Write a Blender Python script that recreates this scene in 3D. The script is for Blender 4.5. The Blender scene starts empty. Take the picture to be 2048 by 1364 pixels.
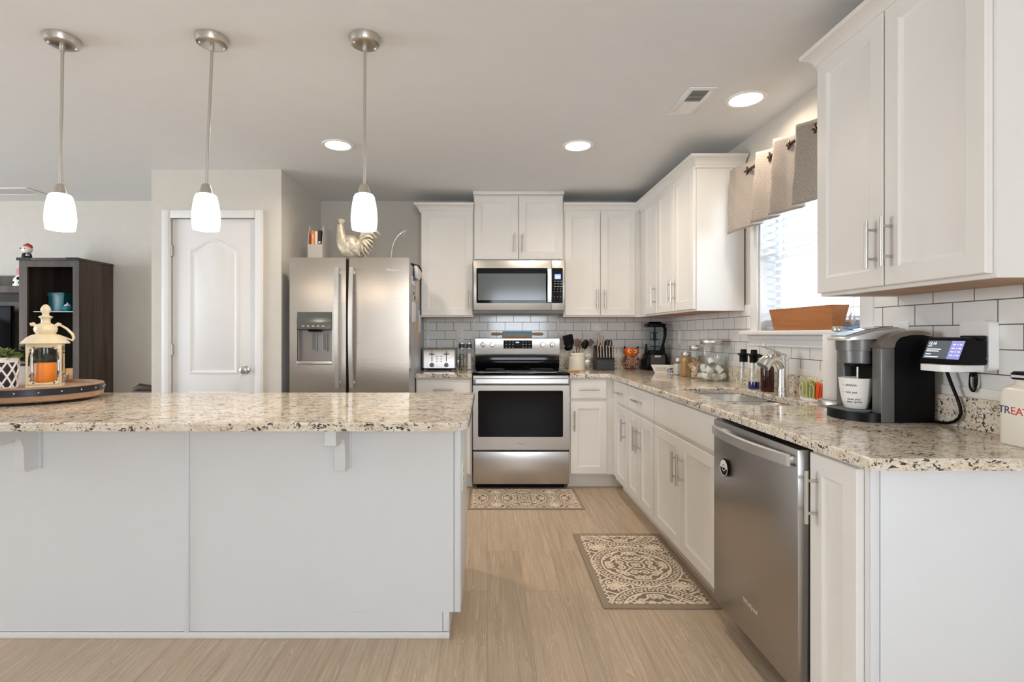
import bpy, bmesh, math, random
import numpy as np
from mathutils import Vector, Matrix
random.seed(7)
PI = math.pi
scene = bpy.context.scene
C = scene.collection

# ---------------------------------------------------------------- camera, world, lights, exposure
XR, D, ZC = 1.6095, 4.655, 2.435            # right wall, back wall, ceiling
cam = bpy.data.objects.new('camera', bpy.data.cameras.new('camera'))
C.objects.link(cam)
cam.location = (0, 0, 1.2258)
cam.rotation_euler = (PI/2, 0, 0)
cam.data.sensor_width = 36
cam.data.lens = 1023.1/2048*36
cam.data.shift_x = (1024-974.15)/2048
cam.data.shift_y = -(682-668.1)/2048
cam.data.clip_start = .02
scene.camera = cam
vs = scene.view_settings
vs.view_transform = 'Standard'; vs.look = 'None'; vs.gamma = 1; vs.use_curve_mapping = False
vs.exposure = 0.64
scene.cycles.max_bounces = 10
scene.cycles.diffuse_bounces = 6
scene.cycles.glossy_bounces = 5
scene.cycles.transmission_bounces = 8
scene.cycles.transparent_max_bounces = 12
scene.cycles.caustics_reflective = False
scene.cycles.caustics_refractive = False
scene.cycles.sample_clamp_indirect = 6

world = bpy.data.worlds.new('sky'); scene.world = world
world.use_nodes = True
bgn = world.node_tree.nodes['Background']
bgn.inputs[0].default_value = (.82, .91, 1.0, 1)
bgn.inputs[1].default_value = 2.2

def area(name, loc, rot, sx, sy, watts, col, spread=PI):
    l = bpy.data.lights.new(name, 'AREA'); l.shape = 'RECTANGLE'; l.size = sx; l.size_y = sy
    l.energy = watts; l.color = col; l.spread = spread
    o = bpy.data.objects.new(name, l); C.objects.link(o); o.location = loc; o.rotation_euler = rot
    return o
DAY = (.825, .90, 1.0)
WARM = (1.0, .85, .68)
# streak lamps in added narrow openings; daylight through the window behind the camera, the living room window at the far left, and the sink window
for x_ in (-3.2, -2.475, -1.775): area('fridge_streak_lamp', (x_, -3.02, 1.2), (PI/2, 0, 0), .20, 1.7, 1.2, DAY)  # added behind the camera to put vertical streaks in the fridge doors
area('daylight_rear_window', (.75, -3.02, 1.55), (PI/2, 0, 0), 1.3, 1.2, 44, DAY)
area('daylight_living_window', (-6.42, 1.6, 1.5), (PI/2, 0, -PI/2), 2.4, 1.5, 95, DAY)
area('daylight_sink_window', (1.80, 2.61, 1.66), (PI/2, 0, PI/2), .80, .80, 7, DAY)

# ---------------------------------------------------------------- helpers
def lin(c):
    return tuple(((v/255)/12.92 if v/255 <= .04045 else ((v/255+.055)/1.055)**2.4) for v in c)

class MB:
    def __init__(s): s.bm = bmesh.new(); s.mi = 0
    def _f(s, vs_):
        try:
            f = s.bm.faces.new(vs_); f.material_index = s.mi; return f
        except ValueError: return None
    def box(s, x0, x1, y0, y1, z0, z1, bev=0, seg=2):
        if x1 < x0: x0, x1 = x1, x0
        if y1 < y0: y0, y1 = y1, y0
        if z1 < z0: z0, z1 = z1, z0
        v = [s.bm.verts.new(p) for p in ((x0,y0,z0),(x1,y0,z0),(x1,y1,z0),(x0,y1,z0),(x0,y0,z1),(x1,y0,z1),(x1,y1,z1),(x0,y1,z1))]
        fs = [s._f([v[i] for i in q]) for q in ((3,2,1,0),(4,5,6,7),(0,1,5,4),(1,2,6,5),(2,3,7,6),(3,0,4,7))]
        if bev:
            es = list({e for f in fs for e in f.edges})
            r = bmesh.ops.bevel(s.bm, geom=es, offset=bev, segments=seg, affect='EDGES', profile=.5)
            for f in r['faces']: f.material_index = s.mi
        return s
    def rings(s, rs, cap0=True, cap1=True, closed=True):
        prev = None; first = None
        for r in rs:
            cur = [s.bm.verts.new(p) for p in r]
            if prev:
                n = len(cur)
                for i in range(n if closed else n-1):
                    j = (i+1) % n
                    s._f([prev[i], prev[j], cur[j], cur[i]])
            else: first = cur
            prev = cur
        if cap0 and len(first) > 2: s._f(first[::-1])
        if cap1 and len(prev) > 2: s._f(prev)
        return s
    def lathe(s, prof, c=(0,0,0), seg=28, cap=True, sq=1):
        rs = []
        for r, z in prof:
            r = max(r, 1e-4)
            rs.append([(c[0]+r*math.cos(2*PI*i/seg), c[1]+r*sq*math.sin(2*PI*i/seg), c[2]+z) for i in range(seg)])
        return s.rings(rs, cap, cap)
    def cyl(s, p0, p1, r0, r1=None, seg=16, cap=True):
        r1 = r0 if r1 is None else r1
        return s.tube([p0, p1], [r0, r1], seg, cap)
    def tube(s, pts, r, seg=8, cap=True, closed=False, flat=1):
        pts = [Vector(p) for p in pts]; n = len(pts)
        if not isinstance(r, (list, tuple)): r = [r]*n
        rs = []; up = None
        for i, p in enumerate(pts):
            if closed: d = pts[(i+1) % n]-pts[i-1]
            else: d = (pts[min(i+1, n-1)]-pts[max(i-1, 0)])
            d.normalize()
            if up is None:
                up = Vector((0,0,1)) if abs(d.z) < .9 else Vector((1,0,0))
            a = d.cross(up)
            if a.length < 1e-6: a = d.orthogonal()
            a.normalize(); b = a.cross(d).normalized(); up = b
            rs.append([p + a*(r[i]*math.cos(2*PI*k/seg)) + b*(r[i]*flat*math.sin(2*PI*k/seg)) for k in range(seg)])
        if closed: rs.append(rs[0]); return s.rings(rs, False, False)
        return s.rings(rs, cap, cap)
    def prism(s, poly, a0, a1, axis='z'):
        def m(p, a): return {'z': (p[0], p[1], a), 'y': (p[0], a, p[1]), 'x': (a, p[0], p[1])}[axis]
        return s.rings([[m(p, a0) for p in poly], [m(p, a1) for p in poly]])
    def ell(s, c, r, seg=20, rings=12):
        if not isinstance(r, (list, tuple)): r = (r, r, r)
        rs = []
        for j in range(rings+1):
            t = -PI/2 + PI*j/rings; k = max(math.cos(t), 1e-3)
            rs.append([(c[0]+r[0]*k*math.cos(2*PI*i/seg), c[1]+r[1]*k*math.sin(2*PI*i/seg), c[2]+r[2]*math.sin(t)) for i in range(seg)])
        return s.rings(rs)
    def grid(s, pts):
        rows = [[s.bm.verts.new(p) for p in r] for r in pts]
        for a, b in zip(rows, rows[1:]):
            for i in range(len(a)-1): s._f([a[i], a[i+1], b[i+1], b[i]])
        return s
    def xf(s, m): bmesh.ops.transform(s.bm, matrix=m, verts=s.bm.verts); return s
    def build(s, name, mats, parent=None, w=False, label=None, ang=40, weld=False, recalc=True):
        if weld: bmesh.ops.remove_doubles(s.bm, verts=s.bm.verts, dist=1e-5)
        if recalc: bmesh.ops.recalc_face_normals(s.bm, faces=s.bm.faces)
        if w and parent:
            p = parent; off = Vector((0,0,0))
            while p: off += p.location; p = p.parent
            bmesh.ops.translate(s.bm, vec=-off, verts=s.bm.verts)
        me = bpy.data.meshes.new(name); s.bm.to_mesh(me); s.bm.free()
        for m in (mats if isinstance(mats, (list, tuple)) else [mats]): me.materials.append(m)
        me.shade_smooth(); me.set_sharp_from_angle(angle=math.radians(ang))
        o = bpy.data.objects.new(name, me); C.objects.link(o)
        if parent: o.parent = parent
        if label: o['label'] = label
        return o

def tag(o, label, cat, group=None):
    o['label'] = label; o['category'] = cat
    if group: o['group'] = group
    return o
def thing(name, label, cat, loc=(0,0,0), rz=0, group=None):
    o = bpy.data.objects.new(name, None); C.objects.link(o); o.empty_display_size = .05
    o.location = loc; o.rotation_euler = (0, 0, rz)
    return tag(o, label, cat, group)
def struct(o): o['kind'] = 'structure'; return o
def copy_tree(o, parent=None):
    c = o.copy(); C.objects.link(c)
    if parent: c.parent = parent
    for ch in list(o.children): copy_tree(ch, c)
    return c
def rrect(x0, x1, y0, y1, r, n=5):
    p = []
    for cx, cy, a in ((x1-r,y1-r,0),(x0+r,y1-r,90),(x0+r,y0+r,180),(x1-r,y0+r,270)):
        for k in range(n+1):
            t = math.radians(a+90*k/n); p.append((cx+r*math.cos(t), cy+r*math.sin(t)))
    return p
def text(name, body, size, m, parent, loc, rot=(PI/2,0,0), ext=.0004, ax='CENTER', shear=0, sp=1, bold=0):
    cu = bpy.data.curves.new(name, 'FONT'); cu.body = body; cu.size = size; cu.extrude = ext
    cu.align_x = ax; cu.align_y = 'CENTER'; cu.shear = shear; cu.space_character = sp; cu.offset = bold
    cu.resolution_u = 3
    t = bpy.data.objects.new(name+'_tmp', cu); C.objects.link(t)
    bpy.context.view_layer.update()
    me = bpy.data.meshes.new_from_object(t.evaluated_get(bpy.context.evaluated_depsgraph_get()))
    bpy.data.objects.remove(t); bpy.data.curves.remove(cu)
    me.materials.clear(); me.materials.append(m)
    from mathutils import Euler
    me.transform(Matrix.Translation(loc) @ Euler(rot).to_matrix().to_4x4())
    o = bpy.data.objects.new(name, me); C.objects.link(o); o.parent = parent
    return o

# ---------------------------------------------------------------- materials
def mat(name, col, rough=.5, metal=0, emit=None, es=0, trans=0, ior=1.45, coat=0, spec=.5):
    m = bpy.data.materials.new(name); m.use_nodes = True
    b = m.node_tree.nodes['Principled BSDF']
    b.inputs['Base Color'].default_value = (*col, 1)
    b.inputs['Roughness'].default_value = rough; b.inputs['Metallic'].default_value = metal
    b.inputs['IOR'].default_value = ior; b.inputs['Transmission Weight'].default_value = trans
    b.inputs['Coat Weight'].default_value = coat; b.inputs['Specular IOR Level'].default_value = spec
    if emit: b.inputs['Emission Color'].default_value = (*emit, 1); b.inputs['Emission Strength'].default_value = es
    return m
class NT:
    def __init__(s, m): s.t = m.node_tree; s.b = s.t.nodes['Principled BSDF']
    def n(s, typ, **kw):
        x = s.t.nodes.new(typ)
        for k, v in kw.items():
            if hasattr(x, k) and k not in x.inputs: setattr(x, k, v)
        return x
    def l(s, a, b): s.t.links.new(a, b)
    def coord(s, scale=(1,1,1), rot=(0,0,0), loc=(0,0,0), out='Object'):
        tc = s.n('ShaderNodeTexCoord'); mp = s.n('ShaderNodeMapping')
        mp.inputs['Scale'].default_value = scale; mp.inputs['Rotation'].default_value = rot; mp.inputs['Location'].default_value = loc
        s.l(tc.outputs[out], mp.inputs[0]); return mp.outputs[0]
    def noise(s, vec, scale, detail=3, rough=.5, dist=0):
        x = s.n('ShaderNodeTexNoise'); x.inputs['Scale'].default_value = scale; x.inputs['Detail'].default_value = detail
        x.inputs['Roughness'].default_value = rough; x.inputs['Distortion'].default_value = dist
        s.l(vec, x.inputs['Vector']); return x.outputs['Fac']
    def ramp(s, fac, stops, interp='LINEAR'):
        x = s.n('ShaderNodeValToRGB'); x.color_ramp.interpolation = interp
        e = x.color_ramp.elements
        while len(e) < len(stops): e.new(.5)
        for el, (p, c) in zip(e, stops): el.position = p; el.color = (*c, 1) if len(c) == 3 else c
        s.l(fac, x.inputs[0]); return x.outputs[0]
    def mix(s, fac, a, b, mode='MIX'):
        x = s.n('ShaderNodeMix'); x.data_type = 'RGBA'; x.blend_type = mode
        for v, i in ((fac, 0), (a, 6), (b, 7)):
            if isinstance(v, (int, float)): x.inputs[i].default_value = v
            elif isinstance(v, tuple): x.inputs[i].default_value = (*v, 1)
            else: s.l(v, x.inputs[i])
        return x.outputs[2]
    def bump(s, h, strength=.2, dist=.002):
        x = s.n('ShaderNodeBump'); x.inputs['Strength'].default_value = strength; x.inputs['Distance'].default_value = dist
        s.l(h, x.inputs['Height']); s.l(x.outputs[0], s.b.inputs['Normal'])
    def base(s, c): s.l(c, s.b.inputs['Base Color'])

def noisy(name, col, var=.06, scale=30, rough=.5, bump=.05, stretch=(1,1,1), metal=0, bd=.002):
    m = mat(name, col, rough, metal); t = NT(m)
    f = t.noise(t.coord(stretch), scale, 4)
    t.base(t.ramp(f, [(.25, tuple(c*(1-var) for c in col)), (.75, tuple(min(1, c*(1+var)) for c in col))]))
    if bump: t.bump(f, bump, bd)
    return m
def steel(name, col=(.60,.58,.555), rough=.33, aniso=.6, rot=0, stretch=(3,3,500), var=.02):
    m = mat(name, col, rough, 1); t = NT(m)
    f = t.noise(t.coord(stretch), 1, 2)
    r = t.ramp(f, [(.3, (rough-var,)*3), (.7, (rough+var,)*3)]); t.l(r, t.b.inputs['Roughness'])
    t.b.inputs['Anisotropic'].default_value = aniso; t.b.inputs['Anisotropic Rotation'].default_value = rot
    tg = t.n('ShaderNodeTangent'); tg.direction_type = 'RADIAL'; tg.axis = 'Z'; t.l(tg.outputs[0], t.b.inputs['Tangent'])
    return m
def wood(name, c0, c1, axis='z', rough=.5, scale=1, coat=0, planks=None):
    m = mat(name, c0, rough, coat=coat); t = NT(m)
    st = {'x': (3,45,45), 'y': (45,3,45), 'z': (45,45,3)}[axis]
    st = tuple(v*scale for v in st)
    v = t.coord(st)
    f = t.noise(v, 1, 5, .6, .6)
    col = t.ramp(f, [(.25, c1), (.7, c0)])
    f2 = t.noise(t.coord(tuple(q*.12 for q in st)), 1, 2)
    col = t.mix(t.ramp(f2, [(.35, (0,0,0)), (.65, (.45,.45,.45))]), col, tuple(q*.55 for q in c1))
    t.base(col); t.bump(f, .12, .001)
    return m
def thin_glass(name, tint=(.95,.98,.97), refl=.12, rough=.02):
    m = bpy.data.materials.new(name); m.use_nodes = True; t = m.node_tree; t.nodes.clear()
    o = t.nodes.new('ShaderNodeOutputMaterial'); mx = t.nodes.new('ShaderNodeMixShader')
    tr = t.nodes.new('ShaderNodeBsdfTransparent'); gl = t.nodes.new('ShaderNodeBsdfGlossy')
    lw = t.nodes.new('ShaderNodeLayerWeight'); lw.inputs[0].default_value = refl*2
    tr.inputs[0].default_value = (*tint, 1); gl.inputs['Roughness'].default_value = rough
    t.links.new(lw.outputs['Facing'], mx.inputs[0]); t.links.new(tr.outputs[0], mx.inputs[1]); t.links.new(gl.outputs[0], mx.inputs[2])
    mm = t.nodes.new('ShaderNodeMath'); mm.operation = 'MULTIPLY_ADD'; mm.inputs[1].default_value = .42; mm.inputs[2].default_value = .03
    t.links.new(lw.outputs['Facing'], mm.inputs[0]); t.links.new(mm.outputs[0], mx.inputs[0])
    t.links.new(mx.outputs[0], o.inputs[0]); return m

M = {}
M['cab'] = noisy('cabinet_paint', (.80,.775,.735), .01, 8, .38, .0)
M['wall'] = noisy('wall_paint', (.645,.608,.548), .02, 14, .75, .03)
M['ceil'] = noisy('ceiling_paint', (.79,.81,.825), .012, 10, .85, .02)
M['trim'] = mat('white_trim', (.82,.81,.80), .4)
M['island'] = noisy('daylight_tinted_paint', (.75,.77,.79), .01, 6, .42, .0)  # white panels tinted cool, bluish daylight put into the paint
M['steel'] = steel('brushed_steel')
M['fridge'] = steel('fridge_steel', (.48,.425,.365), .27, .7, var=.004)
M['dw'] = steel('dishwasher_steel', (.46,.445,.425), .3, .5)
M['nickel'] = mat('brushed_nickel', (.60,.57,.52), .3, 1)
M['bar'] = mat('satin_bar', (.74,.73,.72), .33, 1)
M['chrome'] = mat('chrome', (.82,.82,.82), .08, 1)
M['dark'] = mat('black_plastic', (.004,.004,.0045), .38, spec=.2)
M['blackglass'] = mat('black_glass', (.003,.003,.004), .05, spec=.2)
M['rubber'] = mat('dark_gap', (.01,.01,.01), .8)
M['grey'] = mat('grey_plastic', (.20,.20,.20), .4)
M['greyl'] = mat('light_grey_plastic', (.5,.5,.5), .4)
M['white'] = mat('white_plastic', (.85,.84,.82), .35)
M['ceramic'] = mat('white_ceramic', (.84,.81,.76), .18)
M['cream'] = noisy('cream_glaze', (.83,.78,.68), .03, 20, .25, 0)
M['glass'] = thin_glass('clear_glass')
M['pane'] = thin_glass('window_glass', (.96,.98,.98), .06)
M['under'] = wood('maple_veneer', (.55,.32,.15), (.42,.22,.09), 'y', .5, .5)
M['shade'] = mat('lit_opal_glass', (.95,.93,.9), .3, emit=(1,.88,.74), es=4.2)
M['lens'] = mat('lit_lens', (1,1,1), .5, emit=(1,.88,.72), es=9)
M['disp'] = mat('blue_display', (.01,.01,.02), .2, emit=(.18,.28,1), es=1.6)
M['digit'] = mat('lit_digits', (.8,.85,1), .3, emit=(.75,.85,1), es=2.2)
M['mark'] = mat('silver_print', (.75,.75,.75), .4, .3)
M['ink'] = mat('black_ink', (.02,.02,.02), .6)

def granite():
    m = mat('speckled_granite', (.7,.6,.5), .09); t = NT(m)
    v = t.coord((.8,1,1))
    n1 = t.noise(v, 16, 5, .65, .6)
    col = t.ramp(n1, [(.30, lin((202,181,154))), (.46, lin((224,210,189))), (.66, lin((234,227,215)))])
    n2 = t.noise(t.coord((.6,1,1)), 120, 3, .6, .4)
    col = t.mix(t.ramp(n2, [(.54, (0,0,0)), (.62, (.5,.5,.5))]), col, lin((172,146,118)))
    n2b = t.noise(t.coord((.6,1,1), loc=(3,1,2)), 85, 3, .6, .5)
    col = t.mix(t.ramp(n2b, [(.55, (0,0,0)), (.62, (.65,.65,.65))]), col, lin((238,234,224)))
    n3 = t.noise(t.coord((.5,1,1), loc=(9,4,7)), 130, 3, .6, .8)
    n4 = t.noise(t.coord((.8,1,1), loc=(5,5,5)), 22, 2)
    thr = t.n('ShaderNodeMath', operation='MULTIPLY'); t.l(n3, thr.inputs[0])
    a4 = t.ramp(n4, [(.3, (.84,.84,.84)), (.7, (1.16,1.16,1.16))]); t.l(a4, thr.inputs[1])
    sp = t.ramp(thr.outputs[0], [(.568, (0,0,0)), (.615, (1,1,1))])
    col = t.mix(sp, col, lin((60,53,52)))
    vo = t.n('ShaderNodeTexVoronoi'); vo.inputs['Scale'].default_value = 14; t.l(v, vo.inputs['Vector'])
    gs = t.ramp(vo.outputs['Distance'], [(.05, (1,1,1)), (.08, (0,0,0))])
    col = t.mix(gs, col, lin((98,52,44)))
    t.base(col); return m
M['granite'] = granite()

def floor_mat():
    m = mat('plank_floor', (.5,.4,.3), .42); t = NT(m)
    v = t.coord((1,1,1), rot=(0,0,PI/2))
    br = t.n('ShaderNodeTexBrick'); t.l(v, br.inputs['Vector'])
    br.offset = .37; br.inputs['Scale'].default_value = 1
    br.inputs['Color1'].default_value = (0,0,0,1); br.inputs['Color2'].default_value = (1,1,1,1); br.inputs['Mortar'].default_value = (.5,.5,.5,1)
    br.inputs['Mortar Size'].default_value = .0007; br.inputs['Mortar Smooth'].default_value = .2; br.inputs['Bias'].default_value = 0
    br.inputs['Brick Width'].default_value = 1.22; br.inputs['Row Height'].default_value = .178
    sep = t.n('ShaderNodeSeparateColor'); t.l(br.outputs['Color'], sep.inputs[0])
    off = t.n('ShaderNodeCombineXYZ'); mu = t.n('ShaderNodeMath', operation='MULTIPLY'); mu.inputs[1].default_value = 37
    t.l(sep.outputs[0], mu.inputs[0]); t.l(mu.outputs[0], off.inputs[0]); t.l(mu.outputs[0], off.inputs[1])
    add = t.n('ShaderNodeVectorMath', operation='ADD'); tc = t.coord((1,1,1)); t.l(tc, add.inputs[0]); t.l(off.outputs[0], add.inputs[1])
    def st(sc):
        mp = t.n('ShaderNodeMapping'); mp.inputs['Scale'].default_value = sc; t.l(add.outputs[0], mp.inputs[0]); return mp.outputs[0]
    g1 = t.noise(st((26,1.2,1)), 1, 5, .62, 1.6)
    g2 = t.noise(st((90,2.5,1)), 1, 4, .6, .8)
    g3 = t.noise(st((7,.55,1)), 1, 3, .5, 1.2)
    col = t.ramp(g1, [(.25, lin((166,144,120))), (.5, lin((199,177,151))), (.8, lin((217,198,174)))])
    col = t.mix(t.ramp(g2, [(.4, (0,0,0)), (.72, (.6,.6,.6))]), col, lin((160,136,112)))
    col = t.mix(t.ramp(g3, [(.35, (.0,.0,.0)), (.7, (.5,.5,.5))]), col, lin((188,170,147)))
    # cathedral grain: sparse bright/dark ridges
    g4 = t.noise(st((13,.7,1)), 1, 3, .55, 2.2)
    col = t.mix(t.ramp(g4, [(.54, (0,0,0)), (.56, (.7,.7,.7)), (.585, (.1,.1,.1)), (.605, (.65,.65,.65)), (.63, (0,0,0))]), col, lin((222,206,182)))
    col = t.mix(t.ramp(g4, [(.555, (0,0,0)), (.572, (.6,.6,.6)), (.588, (0,0,0)), (.61, (.55,.55,.55)), (.635, (0,0,0))]), col, lin((146,124,100)))
    pv = t.ramp(sep.outputs[0], [(0, (.96,.96,.96)), (1, (1.10,1.09,1.08))])
    col = t.mix(1.0, col, pv, 'MULTIPLY')
    col = t.mix(br.outputs['Fac'], col, lin((140,118,97)))
    t.base(col)
    t.l(t.ramp(g2, [(.2, (.34,.34,.34)), (.8, (.5,.5,.5))]), t.b.inputs['Roughness'])
    t.bump(g1, .08, .001)
    return m
M['floor'] = floor_mat()

def tile_mat(name, axis):
    m = mat(name, (.8,.8,.8), .1); t = NT(m)
    tc = t.n('ShaderNodeTexCoord'); sp = t.n('ShaderNodeSeparateXYZ'); cb = t.n('ShaderNodeCombineXYZ')
    t.l(tc.outputs['Object'], sp.inputs[0]); t.l(sp.outputs[axis], cb.inputs[0])
    a = t.n('ShaderNodeMath', operation='SUBTRACT'); a.inputs[1].default_value = 1.2558 - .0786*8; t.l(sp.outputs[2], a.inputs[0]); t.l(a.outputs[0], cb.inputs[1])
    mp = t.n('ShaderNodeMapping'); mp.inputs['Location'].default_value = (.07 if axis == 0 else .03, 0, 0); t.l(cb.outputs[0], mp.inputs[0])
    br = t.n('ShaderNodeTexBrick'); t.l(mp.outputs[0], br.inputs['Vector']); br.offset = .5
    for k, v in (('Scale', 1), ('Mortar Size', .0018), ('Mortar Smooth', .1), ('Bias', 0), ('Brick Width', .1556), ('Row Height', .0786)): br.inputs[k].default_value = v
    c = (.86,.85,.83)
    br.inputs['Color1'].default_value = (*c, 1); br.inputs['Color2'].default_value = (.83,.82,.80, 1); br.inputs['Mortar'].default_value = (*lin((98,88,80)), 1)
    t.base(br.outputs['Color'])
    t.l(t.ramp(br.outputs['Fac'], [(0, (.1,.1,.1)), (1, (.8,.8,.8))]), t.b.inputs['Roughness'])
    inv = t.n('ShaderNodeMath', operation='SUBTRACT'); inv.inputs[0].default_value = 1; t.l(br.outputs['Fac'], inv.inputs[1])
    t.bump(inv.outputs[0], .4, .001)
    return m
M['tileb'] = tile_mat('subway_tile_back', 0)
M['tiler'] = tile_mat('subway_tile_side', 1)
# ---------------------------------------------------------------- the room shell
XL, YR = -6.3, -3.0
def sbox(name, m, *bx):
    b = MB()
    for q in bx: b.box(*q)
    return struct(b.build(name, m))
sbox('floor', M['floor'], (XL-.15, XR+.15, YR-.15, D+.15, -.1, 0))
sbox('ceiling', M['ceil'], (XL-.15, XR+.15, YR-.15, D+.15, ZC, ZC+.12))
sbox('wall_back', M['wall'], (XL, XR, D, D+.15, 0, ZC))
WY0, WY1, WZ0, WZ1 = 2.19, 3.025, 1.245, 2.08
sbox('wall_right', M['wall'], (XR, XR+.15, YR, WY0, 0, ZC), (XR, XR+.15, WY1, D+.15, 0, ZC), (XR, XR+.15, WY0, WY1, 0, WZ0), (XR, XR+.15, WY0, WY1, WZ1, ZC))
sbox('wall_left', M['wall'], (XL-.15, XL, YR, .4, 0, ZC), (XL-.15, XL, 2.8, D+.15, 0, ZC), (XL-.15, XL, .4, 2.8, 0, .75), (XL-.15, XL, .4, 2.8, 2.25, ZC))
RO = ((-3.33,-3.07,.3,2.12),(-2.605,-2.345,.3,2.12),(-1.905,-1.645,.3,2.12),(.1,1.4,.95,2.15))  # tall narrow openings are added for the fridge streaks
q = []; xp = XL
for x0, x1, z0, z1 in RO: q += [(xp, x0, YR-.15, YR, 0, ZC), (x0, x1, YR-.15, YR, 0, z0), (x0, x1, YR-.15, YR, z1, ZC)]; xp = x1
sbox('wall_rear', M['wall'], *q, (xp, XR+.15, YR-.15, YR, 0, ZC))
# pantry closet that stands out beside the fridge
PX0, PX1, PY = -2.466, -1.512, 3.76
sbox('wall_pantry', M['wall'], (PX0, -2.325, PY, PY+.1, 0, ZC), (-1.697, PX1, PY, PY+.1, 0, ZC), (-2.325, -1.697, PY, PY+.1, 2.078, ZC),
     (PX0, PX0+.1, PY+.1, D, 0, ZC), (PX1-.1, PX1, PY+.1, D, 0, ZC))
# pantry door: casing, slab with an arched panel over a plain one, knob, hinges
b = MB()
for x0, x1, z0, z1 in ((-2.382,-2.322,0,2.135),(-1.70,-1.64,0,2.135),(-2.322,-1.70,2.075,2.135)):
    b.box(x0, x1, PY-.018, PY-.0005, z0, z1, .004)
    b.box(x0+.008, x1-.008, PY-.024, PY-.017, z0, z1-.008, .003)
b.build('trim_1', M['trim'])['kind'] = 'structure'
b = MB(); b.box(-2.32, -1.702, PY+.012, PY+.047, .008, 2.074, .002)
def panel(b, x0, x1, z0, z1, arch, yf):
    def out(i):
        p = [(x0+i, z0+i), (x1-i, z0+i), (x1-i, z1-arch-i)]
        if arch:
            n = 14
            for k in range(1, n):
                t = k/n; x = x1-i-(x1-x0-2*i)*t
                p.append((x, z1-arch-i+arch*(.5-.5*math.cos(2*PI*t))**.8))
        p.append((x0+i, z1-arch-i)); return p
    rs = []
    for i, d in ((0,0),(.006,-.007),(.014,-.009),(.022,-.004),(.03,.0005),(.036,.0005),(.054,-.008)):
        rs.append([(x, yf+d, z) for x, z in out(i)])
    b.rings(rs, False, True)
panel(b, -2.198, -1.832, .93, 1.93, .075, PY+.0118)
panel(b, -2.198, -1.832, .22, .80, 0, PY+.0118)
door = struct(b.build('door_1', M['trim'], ang=30))
b = MB(); b.lathe([(.026,0),(.03,.004),(.026,.008),(.011,.012),(.011,.03),(.024,.036),(.029,.048),(.025,.058),(.012,.063)], seg=24); b.xf(Matrix.Translation((-1.775, PY+.012, .962)) @ Matrix.Rotation(PI/2, 4, 'X'))
b.build('door_knob', M['nickel'], door)
for z in (1.84, 1.11, .3):
    b = MB(); b.cyl((-2.323, PY+.004, z-.04), (-2.323, PY+.004, z+.04), .006); b.box(-2.335, -2.311, PY+.004, PY+.012, z-.04, z+.04); b.build('hinge', M['nickel'], door)

# rear openings (behind the camera; narrow ones added to streak the fridge, the wide one lights the room)
for k, (x0, x1, z0, z1) in enumerate(RO):
    b = MB(); zm = (z0+z1)/2
    for x in (x0, x1-.025): b.box(x, x+.025, YR-.11, YR-.06, z0, z1)
    for z in (z0, zm-.02, z1-.04): b.box(x0+.0251, x1-.0251, YR-.11, YR-.06, z, z+.04)
    if k == 3: b.box((x0+x1)/2-.02, (x0+x1)/2+.02, YR-.105, YR-.065, z0+.04, z1-.04)
    struct(b.build('window_%d' % (k+2), M['trim']))
b = MB()
for y in (.4, 1.57, 2.74): b.box(XL-.11, XL-.05, y, y+.06, .75, 2.25)
for z in (.75, 2.19): b.box(XL-.11, XL-.05, .4, 2.8, z, z+.06)
struct(b.build('window_6', M['trim']))

# sink window
b = MB()
XI = XR+.095
b.box(XI, XI+.05, WY0, WY0+.035, WZ0, WZ1); b.box(XI, XI+.05, WY1-.035, WY1, WZ0, WZ1); b.box(XI, XI+.05, WY0+.035, WY1-.035, WZ1-.035, WZ1); b.box(XI, XI+.05, WY0+.035, WY1-.035, WZ0, WZ0+.02)
for x, z0, z1 in ((XI+.004, WZ0+.02, 1.675), (XI+.026, 1.64, WZ1-.035)):
    for y0, y1, a, c in ((WY0+.035, WY0+.075, z0, z1), (WY1-.075, WY1-.035, z0, z1), (WY0+.075, WY1-.075, z0, z0+.04), (WY0+.075, WY1-.075, z1-.036, z1)):
        b.box(x, x+.02, y0, y1, a, c, .003)
b.box(XI-.0, XR+.0005, WY0, WY0+.012, WZ0, WZ1-.013); b.box(XI, XR+.0005, WY1-.012, WY1, WZ0, WZ1-.013); b.box(XI, XR+.0005, WY0+.012, WY1-.012, WZ1-.012, WZ1)
win = struct(b.build('window_1', M['trim']))
b = MB(); b.box(XI+.011, XI+.015, WY0+.074, WY1-.074, WZ0+.059, 1.64); b.box(XI+.034, XI+.038, WY0+.074, WY1-.074, 1.679, WZ1-.07)
b.build('pane', M['pane'], win)
b = MB()
for y0, y1, z0, z1 in ((WY0-.075, WY0, WZ0, WZ1+.075), (WY1, WY1+.075, WZ0, WZ1+.075), (WY0, WY1, WZ1, WZ1+.075)):
    b.box(XR-.016, XR-.0005, y0, y1, z0, z1, .004)
b.build('window_casing', M['trim'], win)
b = MB(); b.box(XR-.062, XI+.0, WY0-.12, WY1+.125, WZ0-.025, WZ0, .006, 3); b.build('window_sill', M['trim'], win)
b = MB(); b.box(XR-.014, XR-.0005, WY0-.09, WY1+.095, WZ0-.085, WZ0-.025, .003); b.box(XR-.024, XR-.013, WY0-.09, WY1+.095, WZ0-.05, WZ0-.025, .006); b.box(XR-.02, XR-.013, WY0-.09, WY1+.095, WZ0-.088, WZ0-.078, .003)
b.build('window_apron', M['trim'], win)

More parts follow.
